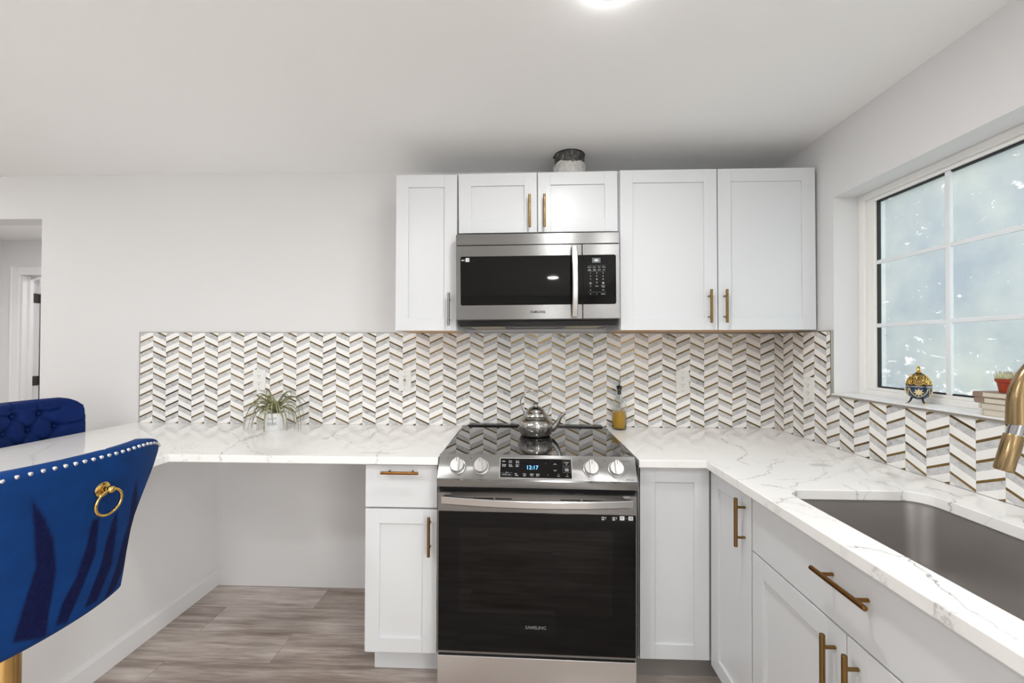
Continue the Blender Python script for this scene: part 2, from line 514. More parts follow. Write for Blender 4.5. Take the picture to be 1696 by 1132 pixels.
# ------------------------------------------------------------------ mesh helpers
class B:
    def __init__(s):
        s.bm = bmesh.new()

    def quad(s, *p):
        return s.bm.faces.new([s.bm.verts.new(v) for v in p])

    def box(s, x0, x1, y0, y1, z0, z1, bev=0, seg=2):
        x0, x1 = sorted((x0, x1)); y0, y1 = sorted((y0, y1)); z0, z1 = sorted((z0, z1))
        v = [s.bm.verts.new((x, y, z)) for x in (x0, x1) for y in (y0, y1) for z in (z0, z1)]
        F = [(0, 1, 3, 2), (4, 6, 7, 5), (0, 4, 5, 1), (2, 3, 7, 6), (0, 2, 6, 4), (1, 5, 7, 3)]
        fs = [s.bm.faces.new([v[i] for i in f]) for f in F]
        if bev:
            es = list({e for f in fs for e in f.edges})
            bmesh.ops.bevel(s.bm, geom=es, offset=bev, segments=seg, affect='EDGES', profile=.5)
        return s

    def prism(s, poly, f, d0, d1, bev=0):
        """poly in (a,b); f(a,b,c)->xyz ; extruded c from d0 to d1"""
        a = [s.bm.verts.new(f(x, y, d0)) for x, y in poly]
        b = [s.bm.verts.new(f(x, y, d1)) for x, y in poly]
        n = len(poly)
        fs = [s.bm.faces.new(a), s.bm.faces.new(b[::-1])]
        for i in range(n):
            fs.append(s.bm.faces.new((a[i], b[i], b[(i + 1) % n], a[(i + 1) % n])))
        if bev:
            es = list({e for f_ in fs for e in f_.edges})
            bmesh.ops.bevel(s.bm, geom=es, offset=bev, segments=2, affect='EDGES', profile=.5)
        return s

    def tube(s, pts, r, n=12, cap=True, flat=1.0, closed=False):
        pts = [Vector(p) for p in pts]
        N = len(pts)
        rs = r if hasattr(r, '__len__') else [r] * N
        rings = []
        prev = None
        for i, p in enumerate(pts):
            if closed: tg = pts[(i + 1) % N] - pts[i - 1]
            elif i == 0: tg = pts[1] - pts[0]
            elif i == N - 1: tg = pts[-1] - pts[-2]
            else: tg = pts[i + 1] - pts[i - 1]
            tg.normalize()
            if prev is None:
                a = Vector((0, 0, 1)) if abs(tg.z) < .9 else Vector((1, 0, 0))
                nr = tg.cross(a).normalized()
            else:
                nr = (prev - tg * prev.dot(tg)).normalized()
            prev = nr
            bn = tg.cross(nr)
            rings.append([s.bm.verts.new(p + (nr * math.cos(2 * PI * k / n) + bn * math.sin(2 * PI * k / n) * flat) * rs[i]) for k in range(n)])
        M_ = N if closed else N - 1
        for i in range(M_):
            a, b = rings[i], rings[(i + 1) % N]
            for k in range(n):
                s.bm.faces.new((a[k], a[(k + 1) % n], b[(k + 1) % n], b[k]))
        if cap and not closed:
            s.bm.faces.new(rings[0][::-1]); s.bm.faces.new(rings[-1])
        return s

    def cyl(s, p0, p1, r, n=24, bev=0):
        p0, p1 = Vector(p0), Vector(p1)
        if bev:
            d = (p1 - p0).normalized()
            return s.tube([p0, p0 + d * 1e-5, p0 + d * bev, p1 - d * bev, p1 - d * 1e-5, p1], [r - bev, r - bev * .8, r, r, r - bev * .8, r - bev], n)
        return s.tube([p0, p1], r, n)

    def lathe(s, prof, c, n=32, axis=None, close=False, mod=None):
        """prof (r,h) pairs about vertical through c; or about `axis`"""
        c = Vector(c)
        ax = Vector(axis or (0, 0, 1)).normalized()
        a = Vector((1, 0, 0)) if abs(ax.x) < .9 else Vector((0, 1, 0))
        e1 = (a - ax * a.dot(ax)).normalized(); e2 = ax.cross(e1)
        rings = []
        for r, h in prof:
            if r < 1e-6:
                rings.append([s.bm.verts.new(c + ax * h)])
            else:
                rings.append([s.bm.verts.new(c + ax * h + (e1 * math.cos(2 * PI * k / n) + e2 * math.sin(2 * PI * k / n)) * r * (mod(k / n, h) if mod else 1)) for k in range(n)])
        for a_, b_ in zip(rings, rings[1:]):
            for k in range(n):
                k2 = (k + 1) % n
                if len(a_) == 1 and len(b_) == 1: break
                if len(a_) == 1: s.bm.faces.new((a_[0], b_[k2], b_[k]))
                elif len(b_) == 1: s.bm.faces.new((a_[k], a_[k2], b_[0]))
                else: s.bm.faces.new((a_[k], a_[k2], b_[k2], b_[k]))
        if close:
            for rg in (rings[0], rings[-1]):
                if len(rg) > 1: s.bm.faces.new(rg)
        return s

    def sphere(s, c, r, n=12, sc=(1, 1, 1)):
        mt = Matrix.Translation(Vector(c)) @ Matrix.Diagonal((*[r * k for k in sc], 1))
        bmesh.ops.create_uvsphere(s.bm, u_segments=n, v_segments=max(6, n * 2 // 3), radius=1, matrix=mt)
        return s


def tag(o, label=None, cat=None, group=None, kind=None):
    if label: o['label'] = label
    if cat: o['category'] = cat
    if group: o['group'] = group
    if kind: o['kind'] = kind
    return o


ROOTLOC = {}


def obj(name, b, mat, parent=None, smooth=False, loc=None, angle=35, recalc=True):
    """link the bmesh as one object; verts given in world space, moved to the parent's (or own) base"""
    bm = b.bm if isinstance(b, B) else b
    if recalc: bmesh.ops.recalc_face_normals(bm, faces=bm.faces)
    if parent is not None: off = Vector(ROOTLOC.get(parent.name, (0, 0, 0)))
    else: off = Vector(loc or (0, 0, 0))
    if off.length > 0: bmesh.ops.translate(bm, verts=bm.verts, vec=-off)
    me = bpy.data.meshes.new(name)
    bm.to_mesh(me); bm.free()
    if smooth:
        me.polygons.foreach_set('use_smooth', [True] * len(me.polygons))
        try: me.set_sharp_from_angle(angle=math.radians(angle))
        except Exception: pass
    for mm in (mat if isinstance(mat, (list, tuple)) else [mat]):
        me.materials.append(M[mm] if isinstance(mm, str) else mm)
    o = bpy.data.objects.new(name, me)
    COL.objects.link(o)
    if parent is not None:
        o.parent = parent
        ROOTLOC[o.name] = tuple(off)
    else:
        o.location = off
        ROOTLOC[o.name] = tuple(off)
    return o


def thing(name, label, cat, loc, rot=(0, 0, 0), group=None):
    o = bpy.data.objects.new(name, None)
    o.empty_display_size = .05
    o.location = loc; o.rotation_euler = rot
    COL.objects.link(o)
    ROOTLOC[o.name] = tuple(loc)
    return tag(o, label, cat, group)


def text(name, s, size, org, ex, ey, mat, parent, extr=.0002, align='CENTER', bold=False):
    cu = bpy.data.curves.new('txt', 'FONT')
    cu.body = s; cu.size = size; cu.align_x = align; cu.align_y = 'CENTER'; cu.extrude = extr
    if bold: cu.offset = size * .018
    to = bpy.data.objects.new('txt', cu)
    COL.objects.link(to)
    dg = bpy.context.evaluated_depsgraph_get()
    dg.update()
    me = bpy.data.meshes.new_from_object(to.evaluated_get(dg))
    bpy.data.objects.remove(to)
    bm = bmesh.new(); bm.from_mesh(me)
    bpy.data.meshes.remove(me)
    ex, ey = Vector(ex).normalized(), Vector(ey).normalized(); ez = ex.cross(ey)
    for v in bm.verts:
        c = v.co.copy(); v.co = Vector(org) + ex * c.x + ey * c.y + ez * (c.z + extr)
    return obj(name, bm, mat, parent, recalc=False)


FX = lambda a, b, c: (a, -c, b)         # faces -y : a=x, b=z, c=distance in front (so y=-c)


def rrect(x0, x1, y0, y1, r, n=6):
    pts = []
    for cx_, cy_, a0 in ((x1 - r, y1 - r, 0), (x0 + r, y1 - r, 90), (x0 + r, y0 + r, 180), (x1 - r, y0 + r, 270)):
        for k in range(n + 1):
            a = math.radians(a0 + 90 * k / n)
            pts.append((cx_ + r * math.cos(a), cy_ + r * math.sin(a)))
    return pts


# ------------------------------------------------------------------ setting
CE = 2.33
WY = .008       # drywall plane behind the tile face
XL, YR = -6.2, -6.2
b = B(); b.box(XL - .2, .35, YR - .2, 2.9, -.1, 0)
tag(obj('floor', b, 'floor'), kind='structure')
b = B(); b.box(XL - .2, .35, YR - .2, 2.9, CE, CE + .1)
tag(obj('ceiling', b, 'ceiling'), kind='structure')
# back wall with the hallway opening at its left
b = B()
b.box(-4.145, .008, WY, .128, 0, CE)
b.box(XL, -4.145, WY, .128, 2.083, CE)
tag(obj('wall_back', b, 'wall'), kind='structure')
# right wall with the window opening
WO = (-.412, -1.64, 1.143, 2.018)
b = B()
b.box(WY, .2, WO[0], .128, 0, CE)
b.box(WY, .2, -3.1, WO[1], 0, CE)
b.box(WY, .2, YR, -4.9, 0, CE)
b.box(WY, .2, -4.9, -3.1, 0, .25); b.box(WY, .2, -4.9, -3.1, 2.05, CE)
b.box(WY, .2, WO[1], WO[0], 0, WO[2])
b.box(WY, .2, WO[1], WO[0], WO[3], CE)
tag(obj('wall_right', b, 'wall'), kind='structure')
b = B()
def wall_holes(b, f, a0, a1, holes):
    """upright wall along axis a with openings (a0,a1,z0,z1)"""
    x = a0
    for h0, h1, z0, z1 in holes:
        f(b, x, h0, 0, CE)
        if z0 > 0: f(b, h0, h1, 0, z0)
        f(b, h0, h1, z1, CE)
        x = h1
    f(b, x, a1, 0, CE)
wall_holes(b, lambda b, p, q, z0, z1: b.box(p, q, YR - .12, YR, z0, z1), XL - .12, .2, [(-3.9, -1.5, .02, 2.16), (-1.08, -.62, .2, 2.16)])
tag(obj('wall_rear', b, 'wall'), kind='structure')
b = B()
wall_holes(b, lambda b, p, q, z0, z1: b.box(XL - .12, XL, p, q, z0, z1), YR, 2.9, [(-4.5, -2.7, .85, 2.05)])
tag(obj('wall_left', b, 'wall'), kind='structure')
# hallway walls
b = B()
b.box(XL, -5.985, 1.36, 1.48, 0, CE)
b.box(-5.985, -5.2, 1.36, 1.48, 2.06, CE)
b.box(-5.2, -3.9, 1.36, 1.48, 0, CE)
b.box(-3.9, -3.8, .128, 2.7, 0, CE)
b.box(XL, -3.8, 2.7, 2.8, 0, CE)
b.box(XL + .02, -5.985, 1.352, 1.36, 0, 2.165); b.box(-5.195, -3.9, 1.352, 1.36, 0, 2.165); b.box(-5.985, -5.195, 1.352, 1.36, 2.06, 2.165)
# cut in the thin lining is kept clear of the doorway
o = None
bm = b.bm
tag(obj('wall_hall', b, 'wall'), kind='structure')
# peninsula wall
b = B(); b.box(-3.215, -3.095, -2.0, WY, 0, .883)
tag(obj('wall_peninsula', b, 'trimw'), kind='structure')  # whiter than the other walls, standing in for light that falls short
b = B()
b.prism([(0, 0), (.014, 0), (.014, .078), (.009, .088), (0, .092)], lambda a, z, c: (-3.095 + a, c, z), -2.0, WY - .0)
tag(obj('baseboard_peninsula', b, 'trimw'), kind='structure')

# unseen windows added behind the camera to supply daylight; window_3 matches a microwave reflection
def plain_window(name, x0, x1, z0, z1, f, bars):
    r = thing(name, None, None, f(x0, z0, 0)); tag(r, kind='structure')
    b = B()
    w = .05
    for (p, q, s_, t_) in ((x0, x0 + w, z0, z1), (x1 - w, x1, z0, z1), (x0, x1, z0, z0 + w), (x0, x1, z1 - w, z1)):
        A, C = Vector(f(p, s_, -.02)), Vector(f(q, t_, .04))
        b.box(A.x, C.x, A.y, C.y, A.z, C.z)
    for x in bars:
        A, C = Vector(f(x - .03, z0, -.02)), Vector(f(x + .03, z1, .03))
        b.box(A.x, C.x, A.y, C.y, A.z, C.z)
    obj('window_frame', b, 'vinyl', r)
plain_window('added_window_2', -3.9, -1.5, .02, 2.16, lambda a, z, c: (a, YR - .05 + c, z), [-2.7])
plain_window('window_3', -1.08, -.62, .2, 2.16, lambda a, z, c: (a, YR - .05 + c, z), [])
plain_window('added_window_5', -4.9, -3.1, .25, 2.05, lambda a, z, c: (.1 - c, a, z), [-4.0])
plain_window('added_window_4', -4.5, -2.7, .85, 2.05, lambda a, z, c: (XL - .05 + c, a, z), [-3.6])

# ------------------------------------------------------------------ kitchen window
win = thing('window_1', None, None, (.12, -1.03, 1.15)); tag(win, kind='structure')
y0, y1, z0, z1 = -1.628, WO[0], 1.15, WO[3]
b = B()
def ring(b, xa, xb, ya, yb, za, zb, w, bev=.002, wb=None, wt=None):
    wb = wb or w; wt = wt or w
    b.box(xa, xb, ya, ya + w, za, zb, bev); b.box(xa, xb, yb - w, yb, za, zb, bev)
    b.box(xa, xb, ya + w, yb - w, za, za + wb, bev); b.box(xa, xb, ya + w, yb - w, zb - wt, zb, bev)
ring(b, .115, .19, y0, y1, z0, z1, .028, wb=.022, wt=.026)
obj('window_frame', b, 'vinyl', win)
b = B()
ring(b, .128, .175, y0 + .028, y1 - .028, z0 + .022, z1 - .026, .038, wb=.012, wt=.014)
b.box(.128, .16, -1.045, -1.01, z0 + .02, z1 - .03, .002)
sash = obj('sash', b, 'vinyl', win)
b = B()
ring(b, .1385, .152, y0 + .066, y1 - .066, z0 + .034, z1 - .04, .006, bev=0)
obj('glazing_seal', b, 'rubber', sash)
b = B()
for y in (-.770, -1.03, -1.29):
    b.box(.134, .146, y - .0095, y + .0095, z0 + .034, z1 - .04, .003)
for z in (1.446, 1.715):
    b.box(.135, .145, y0 + .066, y1 - .066, z - .0085, z + .0085, .003)
obj('muntin', b, 'muntin', sash)
b = B(); b.box(.150, .156, y0 + .066, y1 - .066, z0 + .034, z1 - .04)
obj('pane', b, 'pane', sash)
# the dark ragged edge of the window film beside the first upright bar
b = B()
prev = None
n = 60
L = []
for k in range(n + 1):
    z = z0 + .05 + (z1 - z0 - .1) * k / n
    w = .003 + .005 * (mnoise.noise(Vector((0, 3.1, z * 30))) + .6)
    if mnoise.noise(Vector((5, 3.1, z * 9))) < -.28: w = .0005
    L.append((z, max(w, .0004)))
poly = [(-.757, z) for z, w in L] + [(-.757 + w, z) for z, w in reversed(L)]
b.prism(poly, lambda a, z, c: (c, a, z), .1490, .1496)
obj('film_edge', b, 'rubber', sash)
# sill board
b = B(); b.box(-.006, .118, -1.637, WO[0] - .001, 1.144, 1.1505, .0015)
tag(obj('trim_1', b, 'trimw'), kind='structure')
b = B(); b.box(-.007, .0075, -2.3, -.402, 1.1375, 1.1435, .0005)
tag(obj('trim_2', b, simple('sill_edge_metal', (176, 170, 158), .35, .7)), kind='structure')

# outside: ground, paving, hedge
b = B(); b.box(.4, 9, -6, 5, -.25, -.2)
tag(obj('yard_ground', b, 'grass'), kind='structure')
random.seed(3)
for k, (hx, hy, hh, hw) in enumerate([(4.6, 3.6, 2.1, 1.1), (4.8, .4, 1.7, 1.1), (4.6, -2.8, 1.9, 1.1)]):
    b = B()
    bmesh.ops.create_icosphere(b.bm, subdivisions=4, radius=1)
    for v in b.bm.verts:
        d = 1 + .22 * mnoise.noise(v.co * 2.5 + Vector((k * 7, 0, 0))) + .16 * mnoise.noise(v.co * 8)
        v.co = Vector((v.co.x * hw * d, v.co.y * hw * d, (v.co.z + .9) * hh / 1.9 * d - .2)) + Vector((hx, hy, 0))
    tag(obj('garden_shrub', b, 'hedge', loc=(hx, hy, -.2)), ['blurred green shrub outside, behind the upper left window pane', 'blurred green shrub outside, behind the middle of the kitchen window', 'blurred green shrub outside, at the right side of the kitchen window'][k], 'shrub')

# ------------------------------------------------------------------ tile backsplash
b = B()
uvl = b.bm.loops.layers.uv.new('UVMap')
ZT = 1.4258
def tileq(pts, uvs):
    f = b.quad(*pts)
    for l, q_ in zip(f.loops, uvs): l[uvl].uv = q_
z0, z1 = .9145, ZT
xL = -3.5445
tileq([(xL, 0, z0), (0, 0, z0), (0, 0, z1), (xL, 0, z1)], [(xL, z0), (0, z0), (0, z1), (xL, z1)])
def rq(ya, yb, za, zb):
    tileq([(0, ya, za), (0, yb, za), (0, yb, zb), (0, ya, zb)], [(-ya, za), (-yb, za), (-yb, zb), (-ya, zb)])
rq(0, -.4025, z0, z1)
rq(-.4025, -2.3, z0, 1.1375)
# give it thickness behind
T = .0078
tileq([(xL, 0, z1), (0, 0, z1), (0, T, z1), (xL, T, z1)], [(0, 0)] * 4)
tileq([(xL, 0, z0), (xL, 0, z1), (xL, T, z1), (xL, T, z0)], [(0, 0)] * 4)
tileq([(0, 0, z1), (0, -.4025, z1), (T, -.4025, z1), (T, 0, z1)], [(0, 0)] * 4)
tileq([(0, -.4025, 1.1375), (0, -.4025, z1), (T, -.4025, z1), (T, -.4025, 1.1375)], [(0, 0)] * 4)
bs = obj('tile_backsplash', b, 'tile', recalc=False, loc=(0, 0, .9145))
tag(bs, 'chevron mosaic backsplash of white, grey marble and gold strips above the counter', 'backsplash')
b = B()
b.box(xL - .003, xL, -.0015, T, z0, z1 + .003)
b.box(xL, .0, -.0015, T, z1, z1 + .003)
b.box(-.0015, T, -.4025, 0, z1, z1 + .003)
b.box(-.0015, T, -.408, -.4025, 1.1438, z1 + .003)
obj('edge_trim', b, simple('brushed_edge_trim', (170, 166, 156), .3, .9), bs)


# ------------------------------------------------------------------ countertops
def counter(name, outer, holes, mat, label, loc):
    bm = bmesh.new()
    def loop(pts):
        vs = [bm.verts.new((x, y, .914)) for x, y in pts]
        return [bm.edges.new((vs[i], vs[(i + 1) % len(vs)])) for i in range(len(vs))]
    es = loop(outer)
    for h in holes: es += loop(h)
    bmesh.ops.triangle_fill(bm, use_beauty=True, edges=es)
    r = bmesh.ops.extrude_face_region(bm, geom=list(bm.faces))
    bmesh.ops.translate(bm, verts=[v for v in r['geom'] if isinstance(v, bmesh.types.BMVert)], vec=(0, 0, -.030))
    o = obj(name, bm, mat, loc=loc)
    md = o.modifiers.new('edge', 'BEVEL'); md.width = .0025; md.segments = 2; md.limit_method = 'ANGLE'; md.angle_limit = math.radians(50)
    return tag(o, label, 'countertop')

counter('countertop', [(-3.575, -.0005), (-3.575, -2.0), (-2.78, -2.0), (-2.78, -.66), (-1.697, -.66), (-1.697, -.0005)], [], 'quartzL',
        'white veined quartz countertop left of the range, running on over the peninsula', (-3.575, 0, .884))
SX0, SX1, SY0, SY1 = -.567, -.155, -1.66, -.974
counter('countertop', [(-.915, -.0005), (-.915, -.66), (-.66, -.66), (-.66, -2.3), (-.0005, -2.3), (-.0005, -.0005)],
        [rrect(SX0, SX1, SY0, SY1, .062, 10)], 'quartzR',
        'white veined quartz L-shaped countertop with the sink cut into it', (-.915, 0, .884))

# ------------------------------------------------------------------ sink
b = B()
prof = [(-.012, .8825), (-.0035, .8825), (-.0035, .875), (0, .86), (.004, .70), (.010, .678), (.022, .662), (.045, .655)]
rings = []
for off, z in prof:
    rr = max(.062 - off * .4, .02)
    rings.append([b.bm.verts.new((x, y, z)) for x, y in rrect(SX0 + off - .002, SX1 - off + .002, SY0 + off - .002, SY1 - off + .002, rr, 10)])
for a, c in zip(rings, rings[1:]):
    for k in range(len(a)):
        b.bm.faces.new((a[k], a[(k + 1) % len(a)], c[(k + 1) % len(a)], c[k]))
b.bm.faces.new(rings[-1])
snk = obj('sink', b, 'sinksteel', smooth=True, loc=((SX0 + SX1) / 2, (SY0 + SY1) / 2, .655), angle=50)
tag(snk, 'brushed stainless undermount single bowl sink set in the quartz counter', 'sink')
b = B()
cx_, cy_ = (SX0 + SX1) / 2, (SY0 + SY1) / 2
b.lathe([(0, .6565), (.03, .6565), (.034, .6600), (.055, .6600), (.057, .6556)], (cx_, cy_, 0), 32)
obj('drain', b, 'chrome', snk, smooth=True)


# ------------------------------------------------------------------ cabinets
def handle(parent, c, along, normal, length=.155, mat='gold', r=.006, stand=.030, name='handle'):
    c, a, n = Vector(c), Vector(along), Vector(normal)
    b = B()
    b.cyl(c + n * stand - a * length / 2, c + n * stand + a * length / 2, r, 20, bev=.0012)
    for s in (-1, 1):
        b.cyl(c + a * s * length * .31 + n * .0002, c + a * s * length * .31 + n * (stand - .001), .0042, 14)
    return obj(name, b, mat, parent, smooth=True)


def shaker(f, a0, a1, b0, b1, th=.019, rail=.058, slab=False):
    """panel on plane; f(a,b,c)->xyz, c outward from cabinet"""
    b = B()
    def bx(p, q, r_, s_, c0, c1, bev):
        A, C = Vector(f(p, r_, c0)), Vector(f(q, s_, c1))
        b.box(A.x, C.x, A.y, C.y, A.z, C.z, bev)
    if slab:
        bx(a0, a1, b0, b1, 0, th, .0015)
        return b
    bx(a0, a0 + rail, b0, b1, 0, th, .0014)
    bx(a1 - rail, a1, b0, b1, 0, th, .0014)
    bx(a0 + rail - .0004, a1 - rail + .0004, b0, b0 + rail, 0, th, .0014)
    bx(a0 + rail - .0004, a1 - rail + .0004, b1 - rail, b1, 0, th, .0014)
    bx(a0 + rail - .004, a1 - rail + .004, b0 + rail - .004, b1 - rail + .004, .002, th - .0085, 0)
    return b


def yface(y):
    return lambda a, z, c: (a, y - c, z)


# left base cabinet
r = thing('base_cabinet', 'narrow white base cabinet left of the range with one drawer over one door', 'cabinet', (-1.85, -.6, 0))
b = B(); b.box(-1.996, -1.703, -.609, -.005, .11, .882)
obj('body', b, 'cab', r)
b = B(); b.box(-1.985, -1.703, -.545, -.53, 0, .11)
obj('toe_kick', b, 'cab', r)
F = yface(-.611)
d = obj('drawer', shaker(F, -1.996, -1.706, .705, .874, slab=True), 'cab', r)
handle(d, (-1.850, -.631, .851), (1, 0, 0), (0, -1, 0), .150, 'gold_h')
d = obj('door', shaker(F, -1.996, -1.706, .127, .698), 'cab', r)
handle(d, (-1.733, -.631, .602), (0, 0, 1), (0, -1, 0), .155)

# corner base cabinet
r = thing('base_cabinet', 'white corner base cabinet right of the range, its door folded round the inside corner', 'cabinet', (-.75, -.5, 0))
b = B(); b.box(-.905, -.612, -.609, -.005, .115, .882); b.box(-.612, -.005, -.915, -.005, .115, .882)
obj('body', b, 'cab', r)
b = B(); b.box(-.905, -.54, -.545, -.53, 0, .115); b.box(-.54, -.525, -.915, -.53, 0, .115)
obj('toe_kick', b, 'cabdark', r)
obj('door', shaker(F, -.903, -.634, .128, .877), 'cab', r)
G = lambda a, z, c: (-.611 - c, a, z)
d = obj('door', shaker(G, -.914, -.634, .115, .877), 'cab', r)
handle(d, (-.631, -.880, .772), (0, 0, 1), (-1, 0, 0), .160)

# sink base cabinet
r = thing('base_cabinet', 'white sink base cabinet with a wide false drawer front over two doors', 'cabinet', (-.3, -1.3, 0))
b = B()
b.box(-.609, -.59, -1.682, -.918, .115, .882); b.box(-.59, -.005, -.934, -.918, .115, .882); b.box(-.59, -.005, -1.682, -1.666, .115, .882)
b.box(-.59, -.005, -1.666, -.934, .115, .131)
obj('body', b, 'cab', r)
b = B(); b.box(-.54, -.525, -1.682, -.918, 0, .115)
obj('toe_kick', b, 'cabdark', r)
d = obj('drawer_front', shaker(G, -1.680, -.922, .702, .872, slab=True), 'cab', r)
handle(d, (-.631, -1.310, .812), (0, 1, 0), (-1, 0, 0), .160, 'gold_h')
for ya, yb, yh in ((-1.2985, -.922, -1.268), (-1.680, -1.3015, -1.334)):
    d = obj('door', shaker(G, ya, yb, .115, .697), 'cab', r)
    handle(d, (-.631, yh, .596), (0, 0, 1), (-1, 0, 0), .160)
r = thing('base_cabinet', 'white base cabinet at the near end of the sink run, beyond the sink cabinet', 'cabinet', (-.3, -1.99, 0))
b = B(); b.box(-.609, -.005, -2.295, -1.684, .115, .882)
obj('body', b, 'cab', r)
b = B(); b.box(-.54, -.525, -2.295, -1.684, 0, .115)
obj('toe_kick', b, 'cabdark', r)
d = obj('drawer', shaker(G, -2.293, -1.686, .702, .872, slab=True), 'cab', r)
handle(d, (-.631, -1.99, .812), (0, 1, 0), (-1, 0, 0), .160, 'gold_h')
d = obj('door', shaker(G, -2.293, -1.686, .115, .697), 'cab', r)
handle(d, (-.631, -1.74, .596), (0, 0, 1), (-1, 0, 0), .160)


# upper cabinets, hung a touch out of level as in the photo
def upper(label, x0, x1, z0, z1, tilt, doors, hmat='gold'):
    r = thing('wall_cabinet', label, 'cabinet', ((x0 + x1) / 2, 0, z0), (0, -tilt, 0))
    b = B(); b.box(x0, x1, -.302, .0, z0, z1)
    # keep clear of the tile: body back at the wall plane above, slightly off below
    obj('body', b, 'cab', r)
    b = B(); b.box(x0 + .004, x1 - .004, -.300, -.004, z0 - .0015, z0 + .001)
    obj('underside', b, 'ply', r)
    F = yface(-.3025)
    for a0, a1, hx, hz, hm in doors:
        d = obj('door', shaker(F, a0, a1, z0 - .001, z1 + .0, rail=.060), 'cab', r)
        h = handle(d, (hx, -.3225, hz), (0, 0, 1), (0, -1, 0), .155, hm)
        if hm == 'nickel': tag(h, 'dark grey handle')
upper('narrow white wall cabinet left of the microwave with a grey handle', -1.978, -1.681, 1.4275, 2.176, 0.0,
      [(-1.977, -1.683, -1.715, 1.527, 'nickel')])
upper('short white two-door wall cabinet above the microwave', -1.676, -.917, 1.897, 2.182, .009,
      [(-1.674, -1.3, -1.335, 1.990, 'gold'), (-1.2955, -.919, -1.266, 1.990, 'gold')])
upper('wide white two-door wall cabinet right of the microwave, next to the window', -.910, -.004, 1.4345, 2.1905, .005,
      [(-.906, -.4555, -.497, 1.5425, 'gold'), (-.4505, -.004, -.426, 1.5425, 'gold')])

# ------------------------------------------------------------------ flue duct above the cabinets
r = thing('vent_duct', 'short round metal duct wrapped in crumpled foil between wall cabinet and ceiling', 'duct', (-1.131, -.17, 2.186))
b = B()
b.lathe([(.0755, 2.190), (.0755, CE - .002)], (-1.131, -.17, 0), 40)
obj('pipe', b, 'duct', r, smooth=True)
b = B()
n, mrow = 60, 9
vs = []
for j in range(mrow):
    row = []
    for k in range(n):
        a = 2 * PI * k / n
        top = 2.276 + .016 * mnoise.noise(Vector((math.cos(a) * 1.6, math.sin(a) * 1.6, 4))) + .010 * mnoise.noise(Vector((math.cos(a) * 6, math.sin(a) * 6, 9)))
        z = 2.188 + (top - 2.188) * j / (mrow - 1)
        rr = .080 + .007 * mnoise.noise(Vector((math.cos(a) * 5, math.sin(a) * 5, z * 45)))
        row.append(b.bm.verts.new((-1.131 + rr * math.cos(a), -.17 + rr * math.sin(a), z)))
    vs.append(row)
for j in range(mrow - 1):
    for k in range(n):
        b.bm.faces.new((vs[j][k], vs[j][(k + 1) % n], vs[j + 1][(k + 1) % n], vs[j + 1][k]))
obj('foil_wrap', b, 'foil', r)
b = B()
poly = []
for k in range(48):
    a = 2 * PI * k / 48
    rr = .078 + .010 * max(0, mnoise.noise(Vector((math.cos(a) * 4, math.sin(a) * 4, 2)))) * (1 if math.cos(a) < .2 else .2)
    poly.append((-1.131 + rr * math.cos(a), -.17 + rr * math.sin(a)))
b.prism(poly, lambda x, y, c: (x, y, c), CE - .004, CE - .0005)
obj('cut_edge', b, 'gap', r)


# ------------------------------------------------------------------ ceiling lamps
def ceiling_light(x, y, label, group=None):
    r = thing('ceiling_light', label, 'ceiling light', (x, y, CE), group=group)
    b = B(); b.lathe([(.0715, CE - .0005), (.0775, CE - .0005), (.077, CE - .002), (.075, CE - .003), (.0725, CE - .0025)], (x, y, 0), 40)
    obj('rim', b, 'white_pl', r, smooth=True)
    b = B(); b.lathe([(0, CE - .010), (.045, CE - .0095), (.062, CE - .0075), (.070, CE - .0045), (.0725, CE - .002)], (x, y, 0), 40)
    obj('diffuser', b, 'lamp', r, smooth=True)
ceiling_light(-1.13, -1.185, 'round flush white ceiling light, lit, above the kitchen floor before the range')
for x, y, w in ((-.95, -4.2, 'lit round ceiling light behind the camera on the right'), (-3.4, -3.3, 'lit round ceiling light behind the camera at the room centre'),
                (-3.3, -2.3, 'lit round ceiling light above the near end of the peninsula'), (-5.0, -.9, 'lit round ceiling light before the hallway opening'), (-5.1, -4.2, 'lit round ceiling light in the far left of the living area')):
    ceiling_light(x, y, w)
ceiling_light(-.55, -2.55, 'unseen added ceiling light above the near end of the sink counter')  # out-of-view lamp added to brighten the right counter and wall
ceiling_light(-2.4, -2.2, 'unseen added ceiling light overhead between the peninsula and the range')  # out-of-view lamp added for more downlight on the counters
ceiling_light(-4.9, .75, 'unseen added ceiling light in the hallway')  # out-of-view lamp added to light the hallway
ceiling_light(-5.5, 2.1, 'unseen added ceiling light in the room beyond the hallway door')  # out-of-view lamp added to brighten the space past the hallway

# ------------------------------------------------------------------ hallway door
dr = thing('door_1', None, None, (-5.985, 1.36, 0)); tag(dr, kind='structure')
b = B()
b.box(-6.062, -5.985, 1.334, 1.3515, 0, 2.075, .004); b.box(-5.195, -5.12, 1.334, 1.3515, 0, 2.075, .004)
b.box(-5.985, -5.195, 1.334, 1.3515, 2.0, 2.075, .004)
b.box(-6.068, -6.055, 1.330, 1.336, 0, 2.082, .002)
obj('door_casing', b, 'trimw', dr)
b = B()
b.box(-5.985, -5.970, 1.3515, 1.482, 0, 2.02); b.box(-5.21, -5.195, 1.3515, 1.482, 0, 2.02); b.box(-5.985, -5.195, 1.3515, 1.482, 2.005, 2.06)
b.box(-5.970, -5.960, 1.40, 1.425, 0, 2.0)
obj('door_jamb', b, 'trimw', dr)
b = B(); b.box(-5.962, -5.927, 1.497, 2.25, .01, 2.0, .002)
lf = obj('door_leaf', b, 'trimw', dr)
